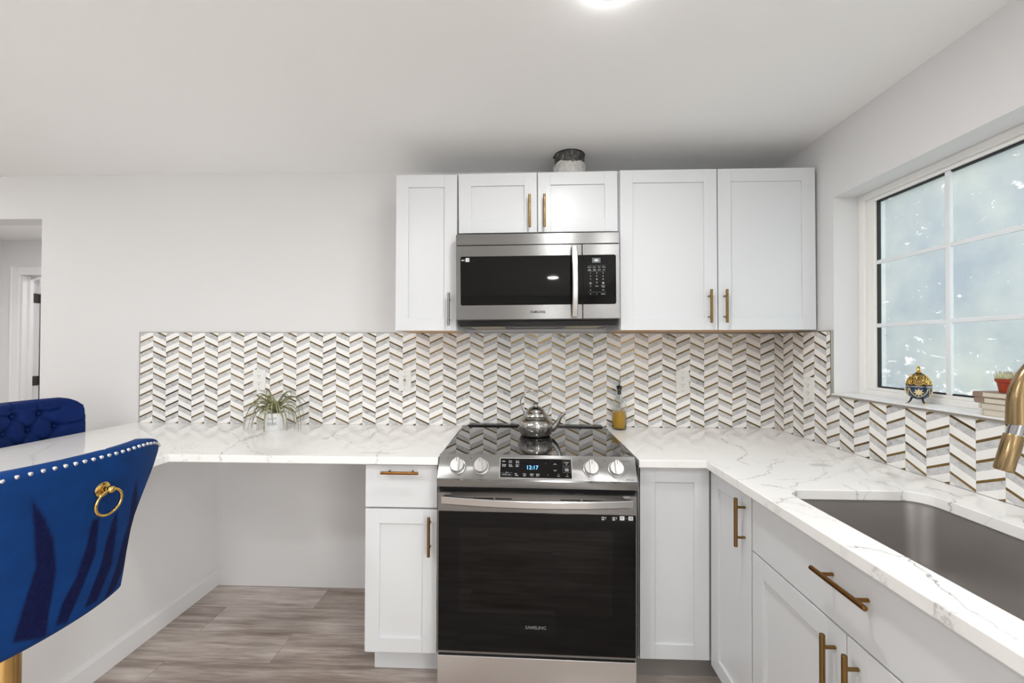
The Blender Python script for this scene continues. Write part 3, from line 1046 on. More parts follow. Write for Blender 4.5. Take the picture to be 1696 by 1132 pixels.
for z in (1.80, 1.02, .25):
    b = B()
    b.box(-5.9695, -5.966, 1.43, 1.478, z - .045, z + .045, .001)
    b.box(-5.9625, -5.928, 1.4945, 1.4975, z - .045, z + .045, .001)
    b.cyl((-5.957, 1.487, z - .048), (-5.957, 1.487, z + .048), .008, 14)
    b.box(-5.968, -5.957, 1.476, 1.4865, z - .04, z + .04)
    obj('hinge', b, 'hinge', dr)


# ------------------------------------------------------------------ range
RC = Vector((-1.307, -.38, 0))
rg = thing('range', 'stainless slide-in electric range with black glass oven door and cooktop', 'range', RC, (0, 0, -.021))
x0, x1 = -1.684, -.930
b = B()
b.box(x0 + .002, x1 - .002, -.668, -.03, .03, .913, .001)
for sx in (x0 + .04, x1 - .04):
    for sy in (-.60, -.10): b.cyl((sx, sy, 0), (sx, sy, .035), .018, 12)
obj('body', b, simple('range_side_steel', (70, 70, 71), .4, .6), rg)
b = B(); b.box(x0 + .001, x1 - .001, -.655, -.085, .913, .9265, .0018)
ct = obj('cooktop', b, 'cooktop', rg)
b = B()
b.box(x0 + .02, x1 - .02, -.083, -.032, .913, .9345, .004)
obj('rear_vent', b, 'black', rg)
b = B()
prof = [(-.655, .9270), (-.662, .9275), (-.712, .8475), (-.7175, .843), (-.713, .817), (-.690, .812), (-.655, .812)]
b.prism(prof, lambda y, z, c: (c, y, z), x0 - .0005, x1 + .0005)
cp = obj('control_panel', b, 'steel', rg)
# panel basis
pa, pb = Vector((0, -.662, .9275)), Vector((0, -.712, .8475))
ey = (pa - pb).normalized(); ex = Vector((1, 0, 0)); ez = ex.cross(ey)      # outward: towards -y, up
def onp(x, tpos, h=0):
    """x world, tpos 0 (top) .. 1 (bottom) along the sloped face, h outwards"""
    p = pa.lerp(pb, tpos); return Vector((x, p.y, p.z)) + ez * h
PLEN = (pa - pb).length
def panel_fn(x, s, h):                       # s = metres up from bottom edge
    return tuple(Vector((x, pb.y, pb.z)) + ey * s + ez * h)
# display
b = B(); b.prism(rrect(-1.447, -1.170, .005, .083, .003, 3), panel_fn, 0, .0012)
obj('display_bezel', b, 'chromed', cp)
b = B(); b.prism(rrect(-1.4445, -1.1725, .0075, .0805, .002, 3), panel_fn, .0008, .0018)
dp = obj('display_glass', b, 'bglass', cp)
def ptext(s, x, sy, size, mat='print', align='CENTER', name='marking'):
    return text(name, s, size, panel_fn(x, sy, .0019), ex, ey, mat, dp, .0001, align)
ptext('12:17', -1.322, .046, .021, 'blue_led', name='clock_digits')
for s_, x, y in (('Bake', -1.437, .069), ('Broil\nConv', -1.412, .0675), ('Conv\nRoast', -1.385, .0675), ('Bread\nProof', -1.437, .053), ('Keep\nWarm', -1.412, .053), ('Conv\nBake', -1.385, .053),
                 ('Self\nClean', -1.388, .019), ('Oven\nLight', -1.357, .019), ('Cook\nTime', -1.330, .019), ('Delay\nStart', -1.307, .019)):
    ptext(s_, x, y, .0058, align='LEFT')
ptext('Oven', -1.418, .0265, .0045); ptext('On/Off   Lock', -1.4195, .019, .0052)
b = B()
for (p, q_, s_, t_) in ((-1.440, -1.399, .013, .0136), (-1.440, -1.399, .0254, .026), (-1.440, -1.4394, .013, .026), (-1.3996, -1.399, .013, .026)):
    b.prism([(p, s_), (q_, s_), (q_, t_), (p, t_)], panel_fn, .0018, .0021)
obj('button_outline', b, 'greyprint', dp); b = B()
for (y0_, y1_) in ((.055, .075), (.030, .051)):
    for (p, q_, s_, t_) in ((-1.205, -1.177, y0_, y0_ + .0007), (-1.205, -1.177, y1_ - .0007, y1_), (-1.205, -1.2043, y0_, y1_), (-1.1777, -1.177, y0_, y1_)):
        b.prism([(p, s_), (q_, s_), (q_, t_), (p, t_)], panel_fn, .0018, .0021)
    obj('button_outline', b, 'greyprint', dp); b = B()
for (cy, d) in ((.062, 1), (.037, -1)):
    for s_ in (-1, 1):
        P0 = (-1.235, cy + .002 * d); P1 = (-1.235 + s_ * .0055, cy - .003 * d)
        b.prism([P0, P1, (P1[0], P1[1] - .0012), (P0[0], P0[1] - .0012)] if s_ > 0 else [P0, (P0[0], P0[1] - .0012), (P1[0], P1[1] - .0012), P1], panel_fn, .0018, .0021)
    obj('arrow_mark', b, 'print', dp); b = B()
b.prism(rrect(-1.1985, -1.183, .034, .046, .003, 2), panel_fn, .0018, .0020)
obj('button_icon', b, 'greyprint', dp)
ptext('START', -1.191, .067, .0058); ptext('SET', -1.191, .0605, .004); ptext('Timer', -1.222, .016, .0045); ptext('Lock', -1.190, .016, .0045); ptext('*', -1.263, .018, .008); ptext('o', -1.271, .063, .004)
ptext('0', -1.222, .0225, .0045); ptext('A', -1.190, .0225, .0045)
# knobs
for i, x in enumerate((-1.6095, -1.519, -1.0985, -1.0045)):
    c = onp(x, .50)
    b = B()
    b.lathe([(.0305, .0002), (.0305, .003), (.029, .004), (.0275, .0045), (.0265, .022), (.0245, .0245), (0, .0248)], c, 36, axis=ez)
    k = obj('knob', b, 'steel_v', cp, smooth=True)
    b = B()
    rot = [0, .1, 0, 0][i]
    def kf(a, s_, h, c=c, rot=rot):
        return tuple(c + (ex * math.cos(rot) + ey * math.sin(rot)) * a + (ey * math.cos(rot) - ex * math.sin(rot)) * s_ + ez * h)
    b.prism(rrect(-.0075, .0075, -.028, .025, .003, 3), kf, .0235, .036, bev=.001)
    g = obj('grip', b, 'steel_v', k)
    b = B(); b.prism([(-.0007, .008), (.0007, .008), (.0007, .024), (-.0007, .024)], kf, .036, .0364)
    obj('pointer', b, 'darkprint', g)
    b = B(); b.sphere(tuple(onp(x - .041, .17, .0002)), .0018, 8, (1, 1, 1))
    obj('dot', b, 'darkprint', cp)
text('marking', 'HOT SURFACE', .0045, tuple(onp(-.965, .18, .0004)), ex, ey, 'darkprint', cp, .0001)
text('marking', 'AIR FRY + WIFI', .0042, tuple(onp(-.958, .92, .0004)), ex, ey, 'darkprint', cp, .0001)
# slot between panel and door, with dark vents
b = B(); b.box(x0 + .004, x1 - .004, -.688, -.666, .797, .812)
obj('vent_slot', b, 'gap', rg)
# door
b = B()
YF = -.700
b.prism([(-.668, .180), (YF, .180), (YF, .790), (YF + .012, .797), (-.668, .797)], lambda y, z, c: (c, y, z), x0, x1)
dd = obj('oven_door', b, 'steel', rg)
b = B()
for xa, xb in ((-1.545, -1.470), (-1.462, -1.400), (-1.215, -1.140), (-1.132, -1.060)):
    b = B(); b.box(xa, xb, YF - .0006, YF + .004, .7685, .7725)
    obj('door_vent', b, 'gap', dd)
b = B(); b.box(x0 + .004, x1 - .004, YF - .004, YF - .0002, .190, .7185, .0012)
gl = obj('oven_window', b, 'bglass', dd)
b = B(); b.prism(rrect(-1.60, -1.02, .34, .66, .01, 4), lambda a, z, c: (a, YF - c, z), .0041, .0043)
M['bglass2'] = simple('inner_oven_window', (7, 7, 7), .03, Specular_IOR_Level=.3)
ov = obj('inner_window', b, 'bglass2', gl)
text('brand_lettering', 'SAMSUNG', .0172, (-1.307, YF - .0046, .289), (1, 0, 0), (0, 0, 1), 'greyprint', gl, .0001, bold=True)
for s_, x, sz in (('S1', -.9855, .0095), ('38', -.9535, .0095)):
    b = B(); b.box(x - .0085, x + .0085, YF - .0046, YF - .004, .7015, .7165)
    st = obj('sticker', b, 'print', gl)
    text('marking', s_, sz, (x, YF - .0047, .709), (1, 0, 0), (0, 0, 1), 'darkprint', st, .0001)
for x in (-1.0565, -1.0165):
    b = B()
    for (p, q_, s_, t_) in ((x - .005, x + .005, .7005, .7015), (x - .005, x - .0042, .7005, .7135), (x + .0042, x + .005, .7005, .7135)):
        b.box(p, q_, YF - .0045, YF - .004, s_, t_)
    b.sphere((x, YF - .0045, .7105), .0028, 8, (1, .2, 1)); b.sphere((x, YF - .0045, .7035), .0035, 8, (1, .2, .5))
    b.box(x + .0095, x + .0105, YF - .0045, YF - .004, .7035, .7135); b.box(x + .007, x + .013, YF - .0045, YF - .004, .7095, .7108)
    obj('sticker', b, 'print', gl)
text('marking', 'BPA', .006, (-.9695, YF - .0046, .7085), (1, 0, 0), (0, 0, 1), 'greyprint', gl, .0001)
# door handle: a shallow bowed bar
b = B()
hx0, hx1 = -1.661, -.954
N = 36
def hy(s): return -.738 - .030 * (1 - (2 * s - 1) ** 2)
rows = []
for k in range(N + 1):
    s = k / N
    x = hx0 + (hx1 - hx0) * s
    y = hy(s); zc = .7755
    pr = [(.011, -.0140), (-.002, -.0145), (-.0055, -.011), (-.0055, .0105), (-.002, .0135), (.011, .0115)]
    rows.append([b.bm.verts.new((x, y + dy, zc + dz)) for dy, dz in pr])
for a, c in zip(rows, rows[1:]):
    for k in range(6): b.bm.faces.new((a[k], a[(k + 1) % 6], c[(k + 1) % 6], c[k]))
b.bm.faces.new(rows[0]); b.bm.faces.new(rows[-1][::-1])
hd = obj('handle', b, 'steel_v', dd, smooth=True, angle=30)
for xa in (hx0 + .002, hx1 - .026):
    b = B(); b.box(xa, xa + .024, -.735, YF + .001, .7655, .785, .002)
    obj('handle_post', b, 'steel_v', hd)
# storage drawer
b = B(); b.box(x0, x1, YF + .002, -.668, .03, .168, .002)
obj('storage_drawer', b, 'steel_lit', rg)
b = B(); b.box(x0 + .004, x1 - .004, -.69, -.668, .168, .180)
obj('drawer_gap', b, 'gap', rg)

# ------------------------------------------------------------------ microwave
mw = thing('microwave', 'stainless over-the-range microwave hung under the short wall cabinet', 'microwave', (-1.297, 0, 1.475), (0, -.011, 0))
mx0, mx1 = -1.673, -.9215
b = B()
b.box(mx0 + .003, mx1 - .003, -.355, -.002, 1.487, 1.874)
obj('body', b, simple('microwave_shell', (88, 88, 88), .45, .3), mw)
b = B(); b.box(mx0, mx1, -.383, -.355, 1.8235, 1.874, .0015)
obj('top_grille', b, 'steel', mw)
b = B(); b.box(mx0, -1.0935, -.385, -.355, 1.478, 1.8205, .002)
md = obj('door', b, 'steel', mw)
b = B()
pts = [(-1.0935, 1.5445), (-1.0935, 1.770)] + [(x, z) for x, z in rrect(-1.652, -1.2, 1.5445, 1.770, .008, 4) if x < -1.4]
b.prism(pts, lambda a, z, c: (a, -c, z), .3845, .3870)
wg = obj('door_glass', b, 'bglass', md)
b = B(); b.box(-1.0905, mx1, -.385, -.355, 1.478, 1.8205, .002)
cpn = obj('control_panel', b, 'steel', mw)
b = B()
pts = [(-1.0905, 1.770), (-1.0905, 1.5445)] + [(x, z) for x, z in (rrect(-1.2, -.940, 1.5445, 1.770, .008, 4)) if x > -1.0]
pts = [(-1.0905, 1.5445)] + [p for p in rrect(-1.2, -.940, 1.5445, 1.770, .008, 4) if p[0] > -1.0 and p[1] < 1.6] + [p for p in rrect(-1.2, -.940, 1.5445, 1.770, .008, 4) if p[0] > -1.0 and p[1] > 1.6] + [(-1.0905, 1.770)]
b.prism(pts, lambda a, z, c: (a, -c, z), .3845, .3870)
kg = obj('keypad_glass', b, 'bglass', cpn)
b = B(); b.box(-1.048, -1.010, -.3878, -.3868, 1.7335, 1.7555, .0003)
lc = obj('display', b, 'lcd', kg)
text('display_digits', '-SE-', .0145, (-1.029, -.3879, 1.7445), (1, 0, 0), (0, 0, 1), 'grey_led', lc, .0001)
for z in (1.7205, 1.6945, 1.599):
    b = B(); b.box(-1.066, -.988, -.3876, -.3868, z, z + .0008)
    obj('divider_line', b, 'greyprint', kg)
def mtext(s, x, z, size=.0085, mat='print'):
    text('marking', s, size, (x, -.3872, z), (1, 0, 0), (0, 0, 1), mat, kg, .0001)
for x, a, c in ((-1.060, 'Popcorn', 'Auto\nDefrost'), (-1.038, 'Potato', 'Power\nLevel'), (-1.016, 'Pizza', 'Soften'), (-.995, 'Reheat', 'Melt')):
    mtext(a, x, 1.7135, .0052); mtext(c, x, 1.7015, .0052)
for i, ch in enumerate('123456789'):
    mtext(ch, -1.056 + (i % 3) * .0285, 1.6865 - (i // 3) * .0145, .0085)
mtext('Stop\nClear', -1.056, 1.6405, .0055); mtext('0', -1.0275, 1.6430, .0085); mtext('Start\n+30s', -.999, 1.6405, .0058)
mtext('Fan', -1.056, 1.6265, .005); mtext('Clock', -1.0275, 1.6265, .0055); mtext('Kitchen\nTimer', -.999, 1.625, .0058); mtext('On', -1.056, 1.6095, .005); mtext('Lock', -.999, 1.6095, .0055)
mtext('H', -1.056, 1.5905, .006); mtext('L', -1.0275, 1.5905, .007); mtext('Options', -.999, 1.5905, .0058)
text('brand_lettering', 'SAMSUNG', .0150, (-1.297, -.3856, 1.511), (1, 0, 0), (0, 0, 1), 'darkprint', md, .0001, bold=True)
b = B(); b.box(-1.628, -1.611, -.3876, -.3868, 1.7455, 1.7625)
st = obj('sticker', b, 'print', wg)
text('marking', '18', .011, (-1.6195, -.3877, 1.754), (1, 0, 0), (0, 0, 1), 'darkprint', st, .0001)
text('marking', 'BPC', .0085, (-1.6395, -.3872, 1.752), (1, 0, 0), (0, 0, 1), 'print', wg, .0001, bold=True)
# handle
b = B()
rows = []
for k in range(25):
    s = k / 24
    z = 1.487 + (1.807 - 1.487) * s
    y = -.405 - .028 * (1 - (2 * s - 1) ** 2)
    xo = -1.131
    pr = [(-.0125, .008), (-.0125, -.003), (-.0095, -.007), (.0095, -.007), (.0125, -.003), (.0125, .008)]
    rows.append([b.bm.verts.new((xo + dx, y + dy, z)) for dx, dy in pr])
for a, c in zip(rows, rows[1:]):
    for k in range(6): b.bm.faces.new((a[k], a[(k + 1) % 6], c[(k + 1) % 6], c[k]))
b.bm.faces.new(rows[0]); b.bm.faces.new(rows[-1][::-1])
b.box(-1.141, -1.121, -.404, -.386, 1.490, 1.502); b.box(-1.141, -1.121, -.404, -.386, 1.792, 1.804)
obj('handle', b, 'steel_v', md, smooth=True, angle=30)
# underside
b = B()
b.prism([(-.383, 1.476), (-.355, 1.470), (-.34, 1.449), (-.012, 1.449), (-.012, 1.486), (-.383, 1.486)], lambda y, z, c: (c, y, z), mx0 + .012, mx1 - .012)
ub = obj('underside', b, simple('microwave_underside', (48, 48, 48), .4, .4), mw)
for xa, xb in ((-1.615, -1.455), (-1.155, -.985)):
    b = B(); b.box(xa, xb, -.29, -.09, 1.4478, 1.4492)
    obj('grease_filter', b, 'filter', ub)
b = B(); b.box(-1.41, -1.20, -.31, -.20, 1.4470, 1.4492); b.box(-1.38, -1.22, -.17, -.12, 1.4465, 1.4492)
obj('lamp_cover', b, 'black', ub)

# ------------------------------------------------------------------ kettle
KC = (-1.303, -.285, .9268)
KS = 1.10
kt = thing('kettle', 'small polished steel tea kettle with thin hoop handle on the cooktop', 'kettle', KC)
kx, ky, kz = KC
b = B()
b.lathe([(r_ * 1.08, h_ * .93) for r_, h_ in [(0, 0), (.060, 0), (.066, .004), (.072, .018), (.0775, .038), (.0785, .056), (.0765, .070), (.069, .082), (.059, .091), (.056, .094)]], KC, 48,
        mod=lambda f, h: 1 + .012 * math.cos(f * 2 * PI * 12) * max(0, 1 - abs(h - .04) / .045))
obj('body', b, 'kettle', kt, smooth=True, angle=60)
b = B()
b.lathe([(r_ * 1.06, h_ * .93) for r_, h_ in [(.0575, .093), (.060, .096), (.058, .099), (.052, .101), (.049, .112), (.047, .116), (.044, .118), (.040, .128), (.031, .140), (.018, .148), (.009, .150), (.008, .156), (.012, .160), (.0125, .166), (.009, .170), (0, .171)]], KC, 40)
obj('lid', b, 'kettle', kt, smooth=True, angle=50)
b = B()
sp = [(.066, 0, .030), (.080, -.004, .034), (.096, -.008, .048), (.108, -.012, .070), (.118, -.015, .092), (.130, -.018, .104), (.140, -.020, .110)]
b.tube([(kx + x, ky + y, kz + z) for x, y, z in sp], [.019, .017, .014, .0105, .008, .0065, .0062], 16)
obj('spout', b, 'kettle', kt, smooth=True)
b = B()
hp = []
for (x, z) in [(-.058, .088), (-.058, .108), (-.064, .120), (-.073, .140), (-.076, .160), (-.066, .185), (-.048, .200), (-.026, .212), (0, .216), (.026, .212), (.048, .200), (.066, .185), (.074, .160), (.071, .140), (.064, .120), (.057, .108), (.058, .088)]:
    hp.append((kx + x * .97, ky - x * .25, kz + z))
b.tube(hp, .0030, 8)
for s in (-1, 1): b.sphere((kx + s * .058 * .97, ky - s * .058 * .25, kz + .092), .006, 10)
obj('handle', b, 'kettle', kt, smooth=True)

# ------------------------------------------------------------------ oil bottle
BC = (-.851, -.062, .9142)
ob = thing('oil_bottle', 'clear glass oil bottle, a third full of golden oil, beside the range', 'bottle', BC)
b = B()
b.lathe([(0, .0), (.034, .0), (.0365, .003), (.037, .012), (.037, .130), (.034, .148), (.026, .160), (.016, .170), (.0125, .180), (.0125, .205), (.015, .208), (.015, .213), (.0105, .213), (.0105, .181), (.014, .172), (.024, .162), (.0315, .149), (.0345, .129), (.0345, .012), (.032, .008), (.010, .016), (0, .018)], BC, 40)
obj('glass_body', b, 'glass', ob, smooth=True)
b = B()
b.lathe([(0, .0185), (.010, .0165), (.0315, .009), (.0342, .013), (.0342, .093), (0, .093)], BC, 40)
obj('oil', b, 'oil', ob, smooth=True, angle=50)
b = B()
b.lathe([(0, .185), (.010, .185), (.0102, .213), (.014, .214), (.013, .222), (.017, .228), (.017, .231), (.006, .232), (.0045, .236), (0, .236)], BC, 28)
obj('stopper', b, 'black', ob, smooth=True)
b = B()
b.tube([(BC[0], BC[1], BC[2] + .232), (BC[0] + .001, BC[1], BC[2] + .255), (BC[0] + .005, BC[1] - .003, BC[2] + .285)], [.0042, .0036, .0026], 12)
b.tube([(BC[0], BC[1], BC[2] + .15), (BC[0], BC[1], BC[2] + .186)], .002, 8)
obj('pourer', b, 'nickel', ob, smooth=True)

# ------------------------------------------------------------------ potted air plant
PC = (-2.665, -.150, .9142)
pl = thing('potted_plant', 'spiky green air plant in a white lettered pot on the left counter', 'plant', PC)
b = B()
b.lathe([(0, .0), (.047, .0), (.0495, .003), (.052, .085), (.0525, .090), (.0485, .090), (.047, .078), (0, .078)], PC, 40)
pt_ = obj('pot', b, 'pot', pl, smooth=True, angle=40)
b = B(); b.lathe([(0, .080), (.0475, .0785)], PC, 30)
obj('soil', b, 'soil', pl)
# lettering wrapped round the pot, on its camera side
def wrap_text(s, size, ang0, z, parent):
    cu = bpy.data.curves.new('txt', 'FONT'); cu.body = s; cu.size = size; cu.align_x = 'CENTER'; cu.align_y = 'CENTER'
    to = bpy.data.objects.new('txt', cu); COL.objects.link(to)
    dg = bpy.context.evaluated_depsgraph_get(); dg.update()
    me = bpy.data.meshes.new_from_object(to.evaluated_get(dg)); bpy.data.objects.remove(to)
    bm = bmesh.new(); bm.from_mesh(me); bpy.data.meshes.remove(me)
    for v in bm.verts:
        a = ang0 + v.co.x * .62 / .0517; zz = z + v.co.y * 1.5
        R = .0495 + (zz - .003) / .082 * .0025 + .0004
        v.co = Vector((PC[0] + R * math.sin(a), PC[1] - R * math.cos(a), PC[2] + zz))
    return obj('lettering', bm, 'greyprint', parent, recalc=False)
va = math.atan2(CAM.x - PC[0], PC[1] - CAM.y)
wrap_text('YOU ARE MY', .0125, va - .32, .062, pt_)
wrap_text('SUNSHINE', .0165, va - .32, .036, pt_)
b = B()
random.seed(11)
base = Vector(PC) + Vector((0, 0, .082))
def leaf(az, reach, rise, drop, w=.006):
    d = Vector((math.cos(az), math.sin(az), 0)); side = Vector((-math.sin(az), math.cos(az), 0))
    n = 16; pts = []
    for k in range(n + 1):
        s = k / n
        c1, c2, c3 = 3 * s * (1 - s) ** 2, 3 * s * s * (1 - s), s ** 3
        x = reach * (c1 * .10 + c2 * 1.0 + c3)
        z = c1 * rise * .95 + c2 * rise * 1.55 + c3 * (rise - drop)
        pts.append(base + d * (.005 + x) + Vector((0, 0, z)) + side * .012 * math.sin(s * 4 + az * 3) * s)
    for p_ in pts:
        p_.y = min(p_.y, -.010); p_.z = max(p_.z, .919)
    r1 = []
    for k, p in enumerate(pts):
        s = k / n
        ww = w * (1 - s ** 1.25) + .0008
        upn = Vector((0, 0, 1))
        r1.append([b.bm.verts.new(p - side * ww), b.bm.verts.new(p + Vector((0, 0, -ww * .95))), b.bm.verts.new(p + side * ww), b.bm.verts.new(p + Vector((0, 0, -ww * .05)))])
    for a_, c_ in zip(r1, r1[1:]):
        for k in range(4): b.bm.faces.new((a_[k], a_[(k + 1) % 4], c_[(k + 1) % 4], c_[k]))
    b.bm.faces.new(r1[0]); b.bm.faces.new(r1[-1])
# camera looks roughly along +y; x is left/right in the view
YL = PC[1] - .02
for az, reach, rise, drop in [(PI, .155, .115, .21), (PI + .1, .150, .085, .17), (PI - .2, .12, .12, .10), (PI + .35, .13, .06, .16), (PI + .55, .10, .07, .15), (PI + .7, .085, .05, .12), (PI - .45, .09, .13, .05),
                              (0, .160, .125, .17), (-.1, .150, .095, .19), (.2, .13, .12, .15), (-.35, .13, .065, .15), (-.5, .10, .10, .10), (-.75, .09, .05, .10), (.45, .09, .13, .06),
                              (-1.2, .07, .085, .14), (-1.6, .065, .085, .15), (-2.0, .075, .06, .14), (-1.45, .10, .07, .18), (-2.3, .09, .09, .12), (1.2, .08, .11, .06), (-1.0, .09, .10, .09),
                              (-2.7, .12, .1, .18), (PI + .2, .10, .12, .06), (-.2, .10, .13, .05), (.05, .14, .075, .19), (PI, .11, .05, .13), (PI-.1, .135, .10, .22), (2.3,.09,.10,.08), (-.9,.09,.09,.08), (PI - .6, .11, .11, .09), (.55, .11, .11, .09), (PI + .9, .08, .06, .12), (-.65, .12, .07, .15), (PI + .05, .13, .07, .19), (-.05, .12, .06, .17), (PI - .3, .14, .115, .12), (.3, .15, .115, .13)]:
    leaf(az, reach * random.uniform(.95, 1.08), rise * .86, drop * random.uniform(.9, 1.1), random.uniform(.0062, .0088))
obj('leaves', b, 'leaf', pl, smooth=True)


# ------------------------------------------------------------------ outlets
def outlet(label, f, gfci=False):
    """f(a, z, c) : a across, c outwards, centred"""
    r = thing('outlet', label, 'outlet', f(0, 0, 0))
    b = B(); b.prism(rrect(-.035, .035, -.0575, .0575, .003, 3), f, .0003, .0055, bev=.001)
    pt = obj('cover_plate', b, 'white_pl', r)
    if gfci:
        b = B(); b.prism(rrect(-.0165, .0165, -.033, .033, .002, 2), f, .005, .0072, bev=.0005)
        fc = obj('receptacle', b, 'white_pl', r)
        b = B(); b.prism([(-.0065, .0025), (.0065, .0025), (.0065, .008), (-.0065, .008)], f, .0070, .0085)
        obj('reset_button', b, 'redbtn', fc)
        b = B(); b.prism([(-.0065, -.0060), (.0065, -.0060), (.0065, -.001), (-.0065, -.001)], f, .0070, .0083)
        obj('test_button', b, simple('test_button_grey', (150, 120, 122), .5), fc)
        zs = (.021, -.021)
    else:
        zs = (.0195, -.0195); fc = None
    for z in zs:
        if not gfci:
            b = B(); b.prism(rrect(-.0165, .0165, z - .0145, z + .0145, .006, 4), f, .005, .0070, bev=.0005)
            fc = obj('receptacle', b, 'white_pl', r)
        b = B()
        for s in (-1, 1): b.prism([(s * .0063 - .0011, z + .0005), (s * .0063 + .0011, z + .0005), (s * .0063 + .0011, z + .0075), (s * .0063 - .0011, z + .0075)], f, .0068, .0075)
        b.prism(rrect(-.0023, .0023, z - .0085, z - .004, .002, 3), f, .0068, .0075)
        obj('slots', b, 'slot', fc)
    b = B()
    for z in (-.048, .048): b.prism(rrect(-.003, .003, z - .003, z + .003, .0028, 3), f, .005, .0062)
    obj('screw', b, simple('plate_screw', (190, 188, 180), .4), pt)
outlet('white double outlet above the potted air plant', lambda a, z, c: (-2.849 + a, -c, 1.161 + z))
outlet('white outlet with red and grey buttons, midway between plant and range', lambda a, z, c: (-2.022 + a, -c, 1.161 + z), True)
outlet('white double outlet under the wide wall cabinet, right of the oil bottle', lambda a, z, c: (-.495 + a, -c, 1.164 + z))
outlet('white outlet on the right wall between the corner and the window', lambda a, z, c: (-c, -.268 - a, 1.154 + z))


# ------------------------------------------------------------------ enamel egg on the sill
EC = Vector((.055, -.746, 1.1507))
eg = thing('ornament', 'gold and blue enamel egg trinket box on three little feet, on the window sill', 'ornament', EC)
def eggr(h): # h from 0..1
    return math.sqrt(max(0, 1 - (2 * h - 1) ** 2)) * (1 - .12 * (2 * h - 1))
H0, HH, RR = .014, .098, .0335
b = B(); b.lathe([(eggr(k / 16 * .5) * RR, H0 + HH * k / 16 * .5) for k in range(17)], EC, 36)
lo = obj('lower_shell', b, 'enamel', eg, smooth=True)
b = B(); b.lathe([(eggr(.5 + k / 16 * .5) * RR, H0 + HH * (.5 + k / 16 * .5)) for k in range(17)], EC, 36)
hi = obj('upper_shell', b, 'enameldk', eg, smooth=True)
b = B(); b.lathe([(RR * .98, H0 + HH * .5 - .003), (RR * 1.05, H0 + HH * .5 - .002), (RR * 1.05, H0 + HH * .5 + .002), (RR * .98, H0 + HH * .5 + .003)], EC, 36)
obj('silver_band', b, 'silver', eg, smooth=True)
b = B()
b.lathe([(.008, HH + H0 - .003), (.010, HH + H0), (.004, HH + H0 + .004), (.0065, HH + H0 + .009), (.0045, HH + H0 + .014), (.0055, HH + H0 + .018), (.002, HH + H0 + .023), (0, HH + H0 + .025)], EC, 16)
obj('finial', b, 'goldpol', eg, smooth=True)
def onegg(az, h, off=0.0):
    rr = eggr(h) * RR + off
    return EC + Vector((rr * math.sin(az), -rr * math.cos(az), H0 + HH * h))
va2 = math.atan2(CAM.x - EC.x, EC.y - CAM.y)
b = B()
for i in range(4):
    az0 = va2 + i * PI / 2
    for rr in (.0125, .0085, .004):                      # rosette of rings
        pts = [onegg(az0 + rr / RR * math.cos(a) * 1.1, .68 + rr / HH * math.sin(a), .0012) for a in [2 * PI * k / 16 for k in range(16)]]
        b.tube(pts, .0013, 6, closed=True)
    b.sphere(onegg(az0, .68, .001), .0025, 8)
    for s in (-1, 1):                                    # scrolls
        for (da, hh, r_) in ((.42, .66, .006), (.58, .62, .005), (.32, .82, .005), (.62, .78, .0045), (.5, .88, .004), (.15, .88, .004), (.72, .68, .004)):
            pts = [onegg(az0 + s * da + r_ / RR * math.cos(a) * 1.1, hh + r_ / HH * math.sin(a), .001) for a in [2 * PI * k / 10 for k in range(10)]]
            b.tube(pts, .0012, 5, closed=True)
    pts = [onegg(az0 - .78 + 1.56 * k / 20, .565 + .30 * math.sin(k / 20 * PI) ** .6, .001) for k in range(21)]
    b.tube(pts, .0011, 5)
obj('gold_filigree', b, 'goldpol', hi, smooth=True)
b = B()
for i in range(4):
    az0 = va2 + i * PI / 2
    for k in range(8):
        a = 2 * PI * k / 8
        pts = [onegg(az0 + math.cos(a) * q_ * .40, .29 + math.sin(a) * q_ * .145, .0012) for q_ in (0, .35, .7, 1.0)]
        b.tube(pts, [.002, .0028, .0024, .0006], 6)
    pts = [onegg(az0 - .74 + 1.48 * k / 20, .44 - .32 * math.sin(k / 20 * PI) ** .55, .0012) for k in range(21)]
    b.tube(pts, .0011, 5)
obj('cream_flowers', b, 'cream', lo, smooth=True)
for k in range(3):
    az = va2 + .55 + k * 2 * PI / 3
    b = B()
    d = Vector((math.sin(az), -math.cos(az), 0))
    b.tube([EC + d * .018 + Vector((0, 0, .022)), EC + d * .020 + Vector((0, 0, .014)), EC + d * .0235 + Vector((0, 0, .006)), EC + d * .029 + Vector((0, 0, .003))], [.0035, .003, .0024, .003], 8)
    ft = obj('foot', b, 'enameldk', eg, smooth=True)
    b = B(); b.sphere(EC + d * .0305 + Vector((0, 0, .0034)), .0034, 8)
    obj('foot_tip', b, 'goldpol', ft, smooth=True)

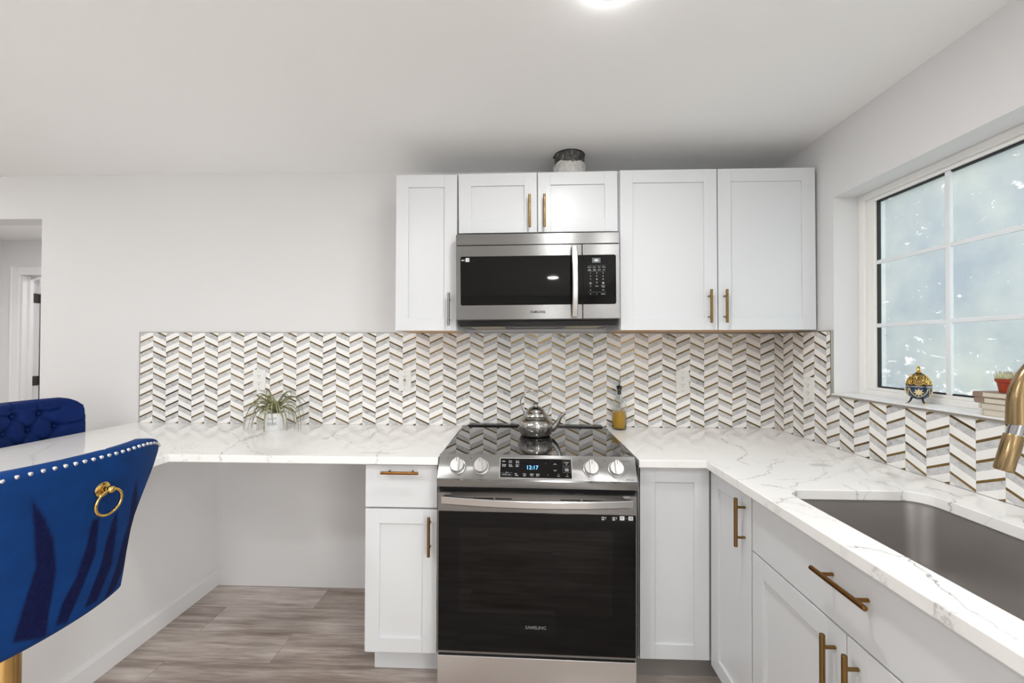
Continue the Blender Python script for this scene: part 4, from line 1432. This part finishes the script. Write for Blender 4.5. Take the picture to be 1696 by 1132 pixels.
# ------------------------------------------------------------------ books on the sill
yb0 = -.985
books = [('cover_cream', 'cream book at the bottom of the stack on the sill', .0185, 0.006),
         ('cover_cream', 'cream book second from the bottom of the stack on the sill', .0170, 0.000),
         ('cover_taupe', 'taupe-spined book second from the top of the stack on the sill', .0175, -.012),
         ('cover_taupe', 'taupe-spined book on top of the stack, under the small terracotta pot', .0170, -.016)]
z = 1.1507
zt = []
for i, (cv, lb, th, dy) in enumerate(books):
    xa, xb, ya, yb = .006, .110, yb0 - dy, yb0 - .235 - dy
    r = thing('book', lb, 'book', (xa, ya, z), group='books stacked on the window sill')
    b = B()
    b.box(xa, xb, yb, ya, z + .0003, z + .0022, .0004); b.box(xa, xb, yb, ya, z + th - .0022, z + th - .0003, .0004)
    b.prism([(ya - .002, z + .0004), (ya + .002, z + .003), (ya + .003, z + th / 2), (ya + .002, z + th - .003), (ya - .002, z + th - .0004), (ya - .004, z + th - .001), (ya - .004, z + .001)],
            lambda a, zz, c: (c, a, zz), xa, xb)
    if cv == 'cover_taupe': b.box(xa - .0004, xb + .0004, ya - .024, ya - .002, z + .0006, z + th - .0006, .0003)
    obj('cover', b, cv, r)
    b = B(); b.box(xa + .0012, xb - .002, yb + .003, ya - .005, z + .0022, z + th - .0022)
    obj('pages', b, 'paper', r)
    z += th
SZ = z
# ------------------------------------------------------------------ succulent pot
TC = Vector((.040, -1.030, SZ + .0002))
sc = thing('potted_succulent', 'pale succulents in a small terracotta-coloured pot on top of the books', 'plant', TC)
b = B()
b.lathe([(0, 0), (.0175, 0), (.0185, .001), (.0230, .029), (.0232, .030), (.0262, .0305), (.0272, .040), (.0250, .040), (.0225, .034), (0, .034)], TC, 36)
obj('pot', b, 'terra', sc, smooth=True, angle=35)
b = B(); b.lathe([(0, .036), (.0235, .0355)], TC, 24)
obj('soil', b, 'soil', sc)
b = B()
def rosette(c, r, hgt, n, tw):
    for ringi, (m_, tilt, ln) in enumerate(((n, 1.05, 1.), (n - 1, .6, .95), (3, .2, .85))):
        for k in range(m_):
            az = 2 * PI * k / m_ + tw + ringi * .6
            d = Vector((math.cos(az), math.sin(az), 0))
            pts = []
            for q_ in range(7):
                s = q_ / 6
                pts.append(c + d * (r * ln * math.sin(tilt) * s ** .8) + Vector((0, 0, hgt * ln * (math.cos(tilt) * s + .28 * s * s))))
            b.tube(pts, [.0015, .0036, .0046, .0046, .0036, .0018, .0003], 8, flat=.55)
vdir = math.atan2(CAM.y - TC.y, CAM.x - TC.x)
side = Vector((-math.sin(vdir), math.cos(vdir), 0))
for k, o_ in enumerate((-.016, -.002, .013)):
    rosette(TC + side * o_ + Vector((0, 0, .034)), .015, .026, 5, k * .7)
obj('leaves', b, 'succ', sc, smooth=True)

# ------------------------------------------------------------------ faucet
hb = Vector((-.340, -1.349, 1.087))      # bottom of the spray head
fb = Vector((-.085, -1.385, .9142))
fa = thing('faucet', 'champagne bronze pull-down kitchen faucet arching over the sink', 'faucet', fb)
dirh = Vector((fb.x - hb.x, fb.y - hb.y, 0)); span = dirh.length; dirh.normalize()
ax = (Vector((0, 0, 1)) + dirh * .26).normalized()
b = B()
b.lathe([(0, .002), (.0125, .002), (.0142, .0), (.0156, .004), (.0156, .078), (.0145, .080), (0, .080)], hb, 36, axis=ax)
sh = obj('spray_head', b, 'faucet', fa, smooth=True, angle=40)
b = B()
sd = ax.cross(dirh).normalized()
b2 = hb + ax * .045 + dirh * .0148
b.tube([b2 - ax * .016, b2 + ax * .016], .006, 12)
obj('spray_button', b, 'faucet', sh, smooth=True)
b = B(); b.cyl(hb + ax * .080, hb + ax * .104, .0118, 32)
obj('chrome_collar', b, 'chrome', fa, smooth=True)
b = B()
p0 = hb + ax * .104
top = 1.30
pts = [p0, p0 + ax * .02]
cxy = Vector((p0.x, p0.y, 0)) + ax.normalized() * 0
remaining = Vector((fb.x - p0.x, fb.y - p0.y, 0)).length
R_ = remaining / 2
zc_ = p0.z + .015
for k in range(0, 25):
    a = PI - (PI) * k / 24
    # half arch from the head side over to the stem
    c0 = Vector((p0.x, p0.y, 0)) + dirh * R_
    pts.append(Vector((c0.x, c0.y, zc_ + .028)) + dirh * (math.cos(a) * R_) + Vector((0, 0, math.sin(a) * R_ * 1.05)))
pts = [p0] + pts[2:]
pts.append(Vector((fb.x, fb.y, 1.05))); pts.append(Vector((fb.x, fb.y, .955)))
rad = [.0172, .0165, .0155, .0148, .0142, .0138] + [.0135] * (len(pts) - 6)
b.tube(pts, rad, 24)
obj('spout', b, 'faucet', fa, smooth=True, angle=60)
b = B(); b.lathe([(.026, 0), (.026, .006), (.021, .010), (.0205, .075), (.017, .080), (0, .08)], fb, 32)
bp = obj('base', b, 'faucet', fa, smooth=True, angle=40)
b = B(); b.tube([fb + Vector((0, -.02, .05)), fb + Vector((0, -.045, .055)), fb + Vector((0, -.10, .085))], [.009, .007, .005], 14)
obj('lever', b, 'faucet', bp, smooth=True)
sd_ = (-.098, -1.205, .9142)
b = B(); b.lathe([(0, .05), (.008, .05), (.009, .046), (.009, .010), (.019, .007), (.020, 0), (0, 0)], sd_, 24)
tag(obj('soap_dispenser', b, simple('dark_bronze', (96, 74, 54), .3, .9), smooth=True, loc=sd_), 'small dark bronze soap dispenser on the counter behind the sink', 'soap dispenser')


# ------------------------------------------------------------------ bar stools
HALF = [(.665, .10), (.668, .145), (.678, .164), (.72, .163), (.78, .158), (.84, .157), (.88, .163), (.92, .182), (.96, .206), (1.00, .236), (1.035, .256), (1.050, .253), (1.062, .240), (1.073, .218), (1.082, .190), (1.088, .155), (1.090, .125)]
HALF_FAR = [(.665, .10), (.668, .14), (.70, .16), (.86, .185), (.90, .200), (.95, .206), (1.00, .212), (1.030, .214), (1.052, .208), (1.069, .193), (1.082, .172), (1.090, .150)]
def halfw(z, HALF=HALF):
    if z <= HALF[0][0]: return HALF[0][1]
    for (z0_, w0), (z1_, w1) in zip(HALF, HALF[1:]):
        if z <= z1_: return w0 + (w1 - w0) * (z - z0_) / (z1_ - z0_)
    return HALF[-1][1]
# swipes in the velvet nap, in metres on the back panel (y across, z up)
STREAKS = [[(-1.422, 1.032), (-1.414, 1.014), (-1.391, 0.971), (-1.368, 0.914), (-1.351, 0.835), (-1.346, 0.677), (-1.405, 0.707), (-1.399, 0.788), (-1.391, 0.863), (-1.41, 0.969)], [(-1.275, 0.925), (-1.266, 0.829), (-1.285, 0.749), (-1.305, 0.683), (-1.331, 0.694), (-1.326, 0.742), (-1.305, 0.793), (-1.295, 0.863), (-1.294, 0.925)], [(-1.225, 0.93), (-1.214, 0.858), (-1.208, 0.771), (-1.234, 0.692), (-1.269, 0.693), (-1.258, 0.739), (-1.245, 0.791), (-1.243, 0.851), (-1.237, 0.895)], [(-1.177, 0.99), (-1.159, 0.947), (-1.143, 0.883), (-1.145, 0.811), (-1.152, 0.741), (-1.174, 0.689), (-1.211, 0.678), (-1.19, 0.749), (-1.184, 0.815), (-1.173, 0.867), (-1.18, 0.942)]]


def inpoly(p, poly):
    c = False
    for (xa, ya), (xb, yb) in zip(poly, poly[1:] + poly[:1]):
        if (ya > p[1]) != (yb > p[1]) and p[0] < (xb - xa) * (p[1] - ya) / (yb - ya) + xa: c = not c
    return c
def segd(p, poly):
    d = 9
    for a, c in zip(poly, poly[1:] + poly[:1]):
        ax_, ay_ = c[0] - a[0], c[1] - a[1]
        t_ = max(0, min(1, ((p[0] - a[0]) * ax_ + (p[1] - a[1]) * ay_) / (ax_ * ax_ + ay_ * ay_)))
        d = min(d, math.hypot(p[0] - a[0] - ax_ * t_, p[1] - a[1] - ay_ * t_))
    return d


def stool(label, cx, cy, face, near):
    """face=-1: sitter looks to -x (backrest on the +x side)"""
    r = thing('bar_stool', label, 'stool', (cx, cy, 0), group='blue velvet bar stools at the peninsula')
    f = -face                                     # direction of the backrest from centre
    bx = lambda d: cx + f * d                     # d = distance behind the centre
    def outer(y, z):                              # rear skin
        lean = (z - .65) / .42
        s = abs(y) / .28
        return .160 + .08 * lean - .10 * s ** 2.2
    def TH(z): return .050
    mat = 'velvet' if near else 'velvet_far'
    btn = [(-.05, 1.026), (.05, 1.026), (-.10, .956), (0, .956), (.10, .956), (-.05, .886), (.05, .886), (-.10, .816), (0, .816), (.10, .816)]
    if not near: btn = [(y_ + .0, z_) for y_, z_ in btn]
    # body: closed cushion from two skins
    NY, NZ = (110, 90)
    b = B()
    lay = b.bm.verts.layers.float.new('nap')
    skins = []
    for skin in (0, 1):                           # 0 rear, 1 front
        rows = []
        for j in range(NZ + 1):
            z = .665 + (1.090 - .665) * j / NZ
            hw = halfw(z, HALF if near else HALF_FAR)
            row = []
            for i in range(NY + 1):
                u = -1 + 2 * i / NY
                y = u * hw
                edge = min(1, (1 - abs(u)) / .10, j / NZ / .05 + .0, (NZ - j) / NZ / .05)
                puff = math.sqrt(max(0, 1 - (1 - edge) ** 2))
                d = outer(y, z)
                if skin == 0:
                    dd = d - .022 * (1 - puff)
                else:
                    dd = d - TH(z) + .024 * (1 - puff) - .010 * puff
                    pit = 0
                    for (by, bz) in btn:
                        q2 = ((y - by) ** 2 + (z - bz) ** 2)
                        pit += .026 * math.exp(-q2 / (2 * .010 ** 2)) + .010 * math.exp(-q2 / (2 * .022 ** 2))
                    for (a1, c1), (a2, c2) in CREASE:
                        px, pz = a2 - a1, c2 - c1
                        t_ = max(0, min(1, ((y - a1) * px + (z - c1) * pz) / (px * px + pz * pz)))
                        dist = math.hypot(y - a1 - px * t_, z - c1 - pz * t_)
                        pit += .010 * math.exp(-(dist / .005) ** 2) 
                    dd += min(pit, .03) - .012 * puff * (1 if .75 < z < 1.05 and abs(y) < .2 else .3)
                    dd = min(dd, d - .004)
                v = b.bm.verts.new((bx(dd), cy + y, z))
                if skin == 0 and near:
                    pz_ = (cy + y, z); val = 0
                    for poly in STREAKS:
                        if inpoly(pz_, poly): val = max(val, min(1, segd(pz_, poly) / .004 + .25))
                        else:
                            dq_ = segd(pz_, poly)
                            if dq_ < .004: val = max(val, .25 * (1 - dq_ / .004))
                    v[lay] = val
                row.append(v)
            rows.append(row)
        skins.append(rows)
    for sk, rows in enumerate(skins):
        for j in range(NZ):
            for i in range(NY):
                b.bm.faces.new((rows[j][i], rows[j][i + 1], rows[j + 1][i + 1], rows[j + 1][i]))
    A, C = skins
    for j in range(NZ):
        for i in (0, NY): b.bm.faces.new((A[j][i], A[j + 1][i], C[j + 1][i], C[j][i]))
    for i in range(NY):
        for j in (0, NZ): b.bm.faces.new((A[j][i], A[j][i + 1], C[j][i + 1], C[j][i]))
    back = obj('backrest', b, mat, r, smooth=True, angle=70)
    # nail heads along the top and sides of the rear skin
    path = []
    for k in range(27):
        u = -1 + 2 * k / 26
        yy = u * (.236 if near else .205)
        zt_ = max(q_ / 1000 for q_ in range(1000, 1091) if halfw(q_ / 1000, HALF if near else HALF_FAR) >= abs(yy) + .004)
        path.append((yy, zt_ - .0115))
    for zz in (1.045, 1.02, .995):
        pass
    for (y, z) in path:
        b = B()
        c = Vector((bx(outer(y, z) - .001), cy + y, z))
        b.lathe([(.0048, -.001), (.0045, .0016), (.003, .0032), (0, .004)], c, 12, axis=(f, 0, .0))
        obj('nailhead', b, 'chromed', back, smooth=True)
    for (by, bz) in btn:
        b = B(); dd = outer(by, bz) - TH(bz) - .008 + .012
        b.sphere((bx(dd - .006), cy + by, bz), .0085, 10, (.6, 1, 1))
        obj('button', b, mat, back, smooth=True)
    if near:
        b = B()
        oy, oz = -.197, .933
        b.lathe([(.029, -.001), (.028, .0025), (0, .0035)], (bx(outer(oy, oz) - .001), cy + oy, oz), 28, axis=(f, -.25 * 1, 0))
        obj('round_patch', b, M['velvet_far'], back, smooth=True)
        for k in range(14):
            a = 2 * PI * k / 14
            b = B(); b.sphere((bx(outer(oy + .026 * math.cos(a), oz) + .003), cy + oy + .026 * math.cos(a), oz + .026 * math.sin(a)), .0032, 8, (.6, 1, 1))
            obj('nailhead', b, 'chromed', back, smooth=True)
    # ring pull
    ry, rz = .017, .996
    xs = outer(ry, rz)
    def W_(d, y, z): return (bx(xs + d), cy + y, z)
    b = B(); b.lathe([(.0185, -.001), (.0185, .002), (.015, .005), (.007, .006), (.0055, .016)], W_(0, ry, rz), 28, axis=(f, 0, 0))
    kn = obj('pull_plate', b, 'goldpol', back, smooth=True)
    b = B(); b.sphere(W_(.021, ry, rz), .0095, 18)
    obj('pull_knob', b, 'goldpol', kn, smooth=True)
    b = B()
    pts = [W_(.021 - .004 * (1 - math.cos(a)) , ry + .031 * math.sin(a), rz - .031 + .031 * math.cos(a)) for a in [2 * PI * k / 40 for k in range(40)]]
    b.tube(pts, .0034, 12, closed=True)
    obj('pull_ring', b, 'goldpol', kn, smooth=True)
    # seat
    b = B()
    prof_ = [(0, .676), (.15, .676), (.175, .684), (.185, .705), (.18, .735), (.165, .75), (.10, .757), (0, .76)]
    b.lathe(prof_, (cx + face * .03, cy, 0), 40)
    obj('seat', b, mat, r, smooth=True, angle=60)
    b = B(); b.lathe([(.07, .6755), (.07, .668), (.034, .66), (.034, .65)], (cx, cy, 0), 32, close=True)
    obj('seat_plate', b, 'black', r, smooth=True)
    b = B(); b.cyl((cx, cy, .03), (cx, cy, .67), .031, 40)
    obj('pole', b, 'poleg', r, smooth=True)
    b = B(); b.lathe([(0, 0), (.22, 0), (.222, .006), (.19, .016), (.05, .03), (.033, .05)], (cx, cy, 0), 48)
    obj('base', b, 'poleg', r, smooth=True, angle=50)
    b = B()
    pts = [(cx + face * .0 + .13 * math.cos(a), cy + .13 * math.sin(a), .30) for a in [2 * PI * k / 36 for k in range(36)]]
    b.tube(pts, .009, 10, closed=True)
    b.tube([(cx - .125, cy, .30), (cx + .125, cy, .30)], .007, 10)
    obj('footrest', b, 'poleg', r, smooth=True)
    return r, back


CREASE = []
_rows = [(1.026, (-.05, .05)), (.956, (-.10, 0, .10)), (.886, (-.05, .05)), (.816, (-.10, 0, .10))]
for (za, ya), (zb, yb) in zip(_rows, _rows[1:]):
    for p_ in ya:
        for q_ in yb:
            if abs(abs(p_ - q_) - .05) < .01: CREASE.append(((p_, za), (q_, zb)))
for y_ in (-.05, .05): CREASE.append(((y_, 1.026), (y_, 1.085)))
for s_ in (-1, 1): CREASE.append(((s_ * .10, .956), (s_ * .19, .966))); CREASE.append(((s_ * .05, 1.026), (s_ * .12, 1.040)))
st1, bk1 = stool('blue velvet bar stool before the peninsula, its gold ring pull turned to the room', -2.62, -1.30, -1, True)
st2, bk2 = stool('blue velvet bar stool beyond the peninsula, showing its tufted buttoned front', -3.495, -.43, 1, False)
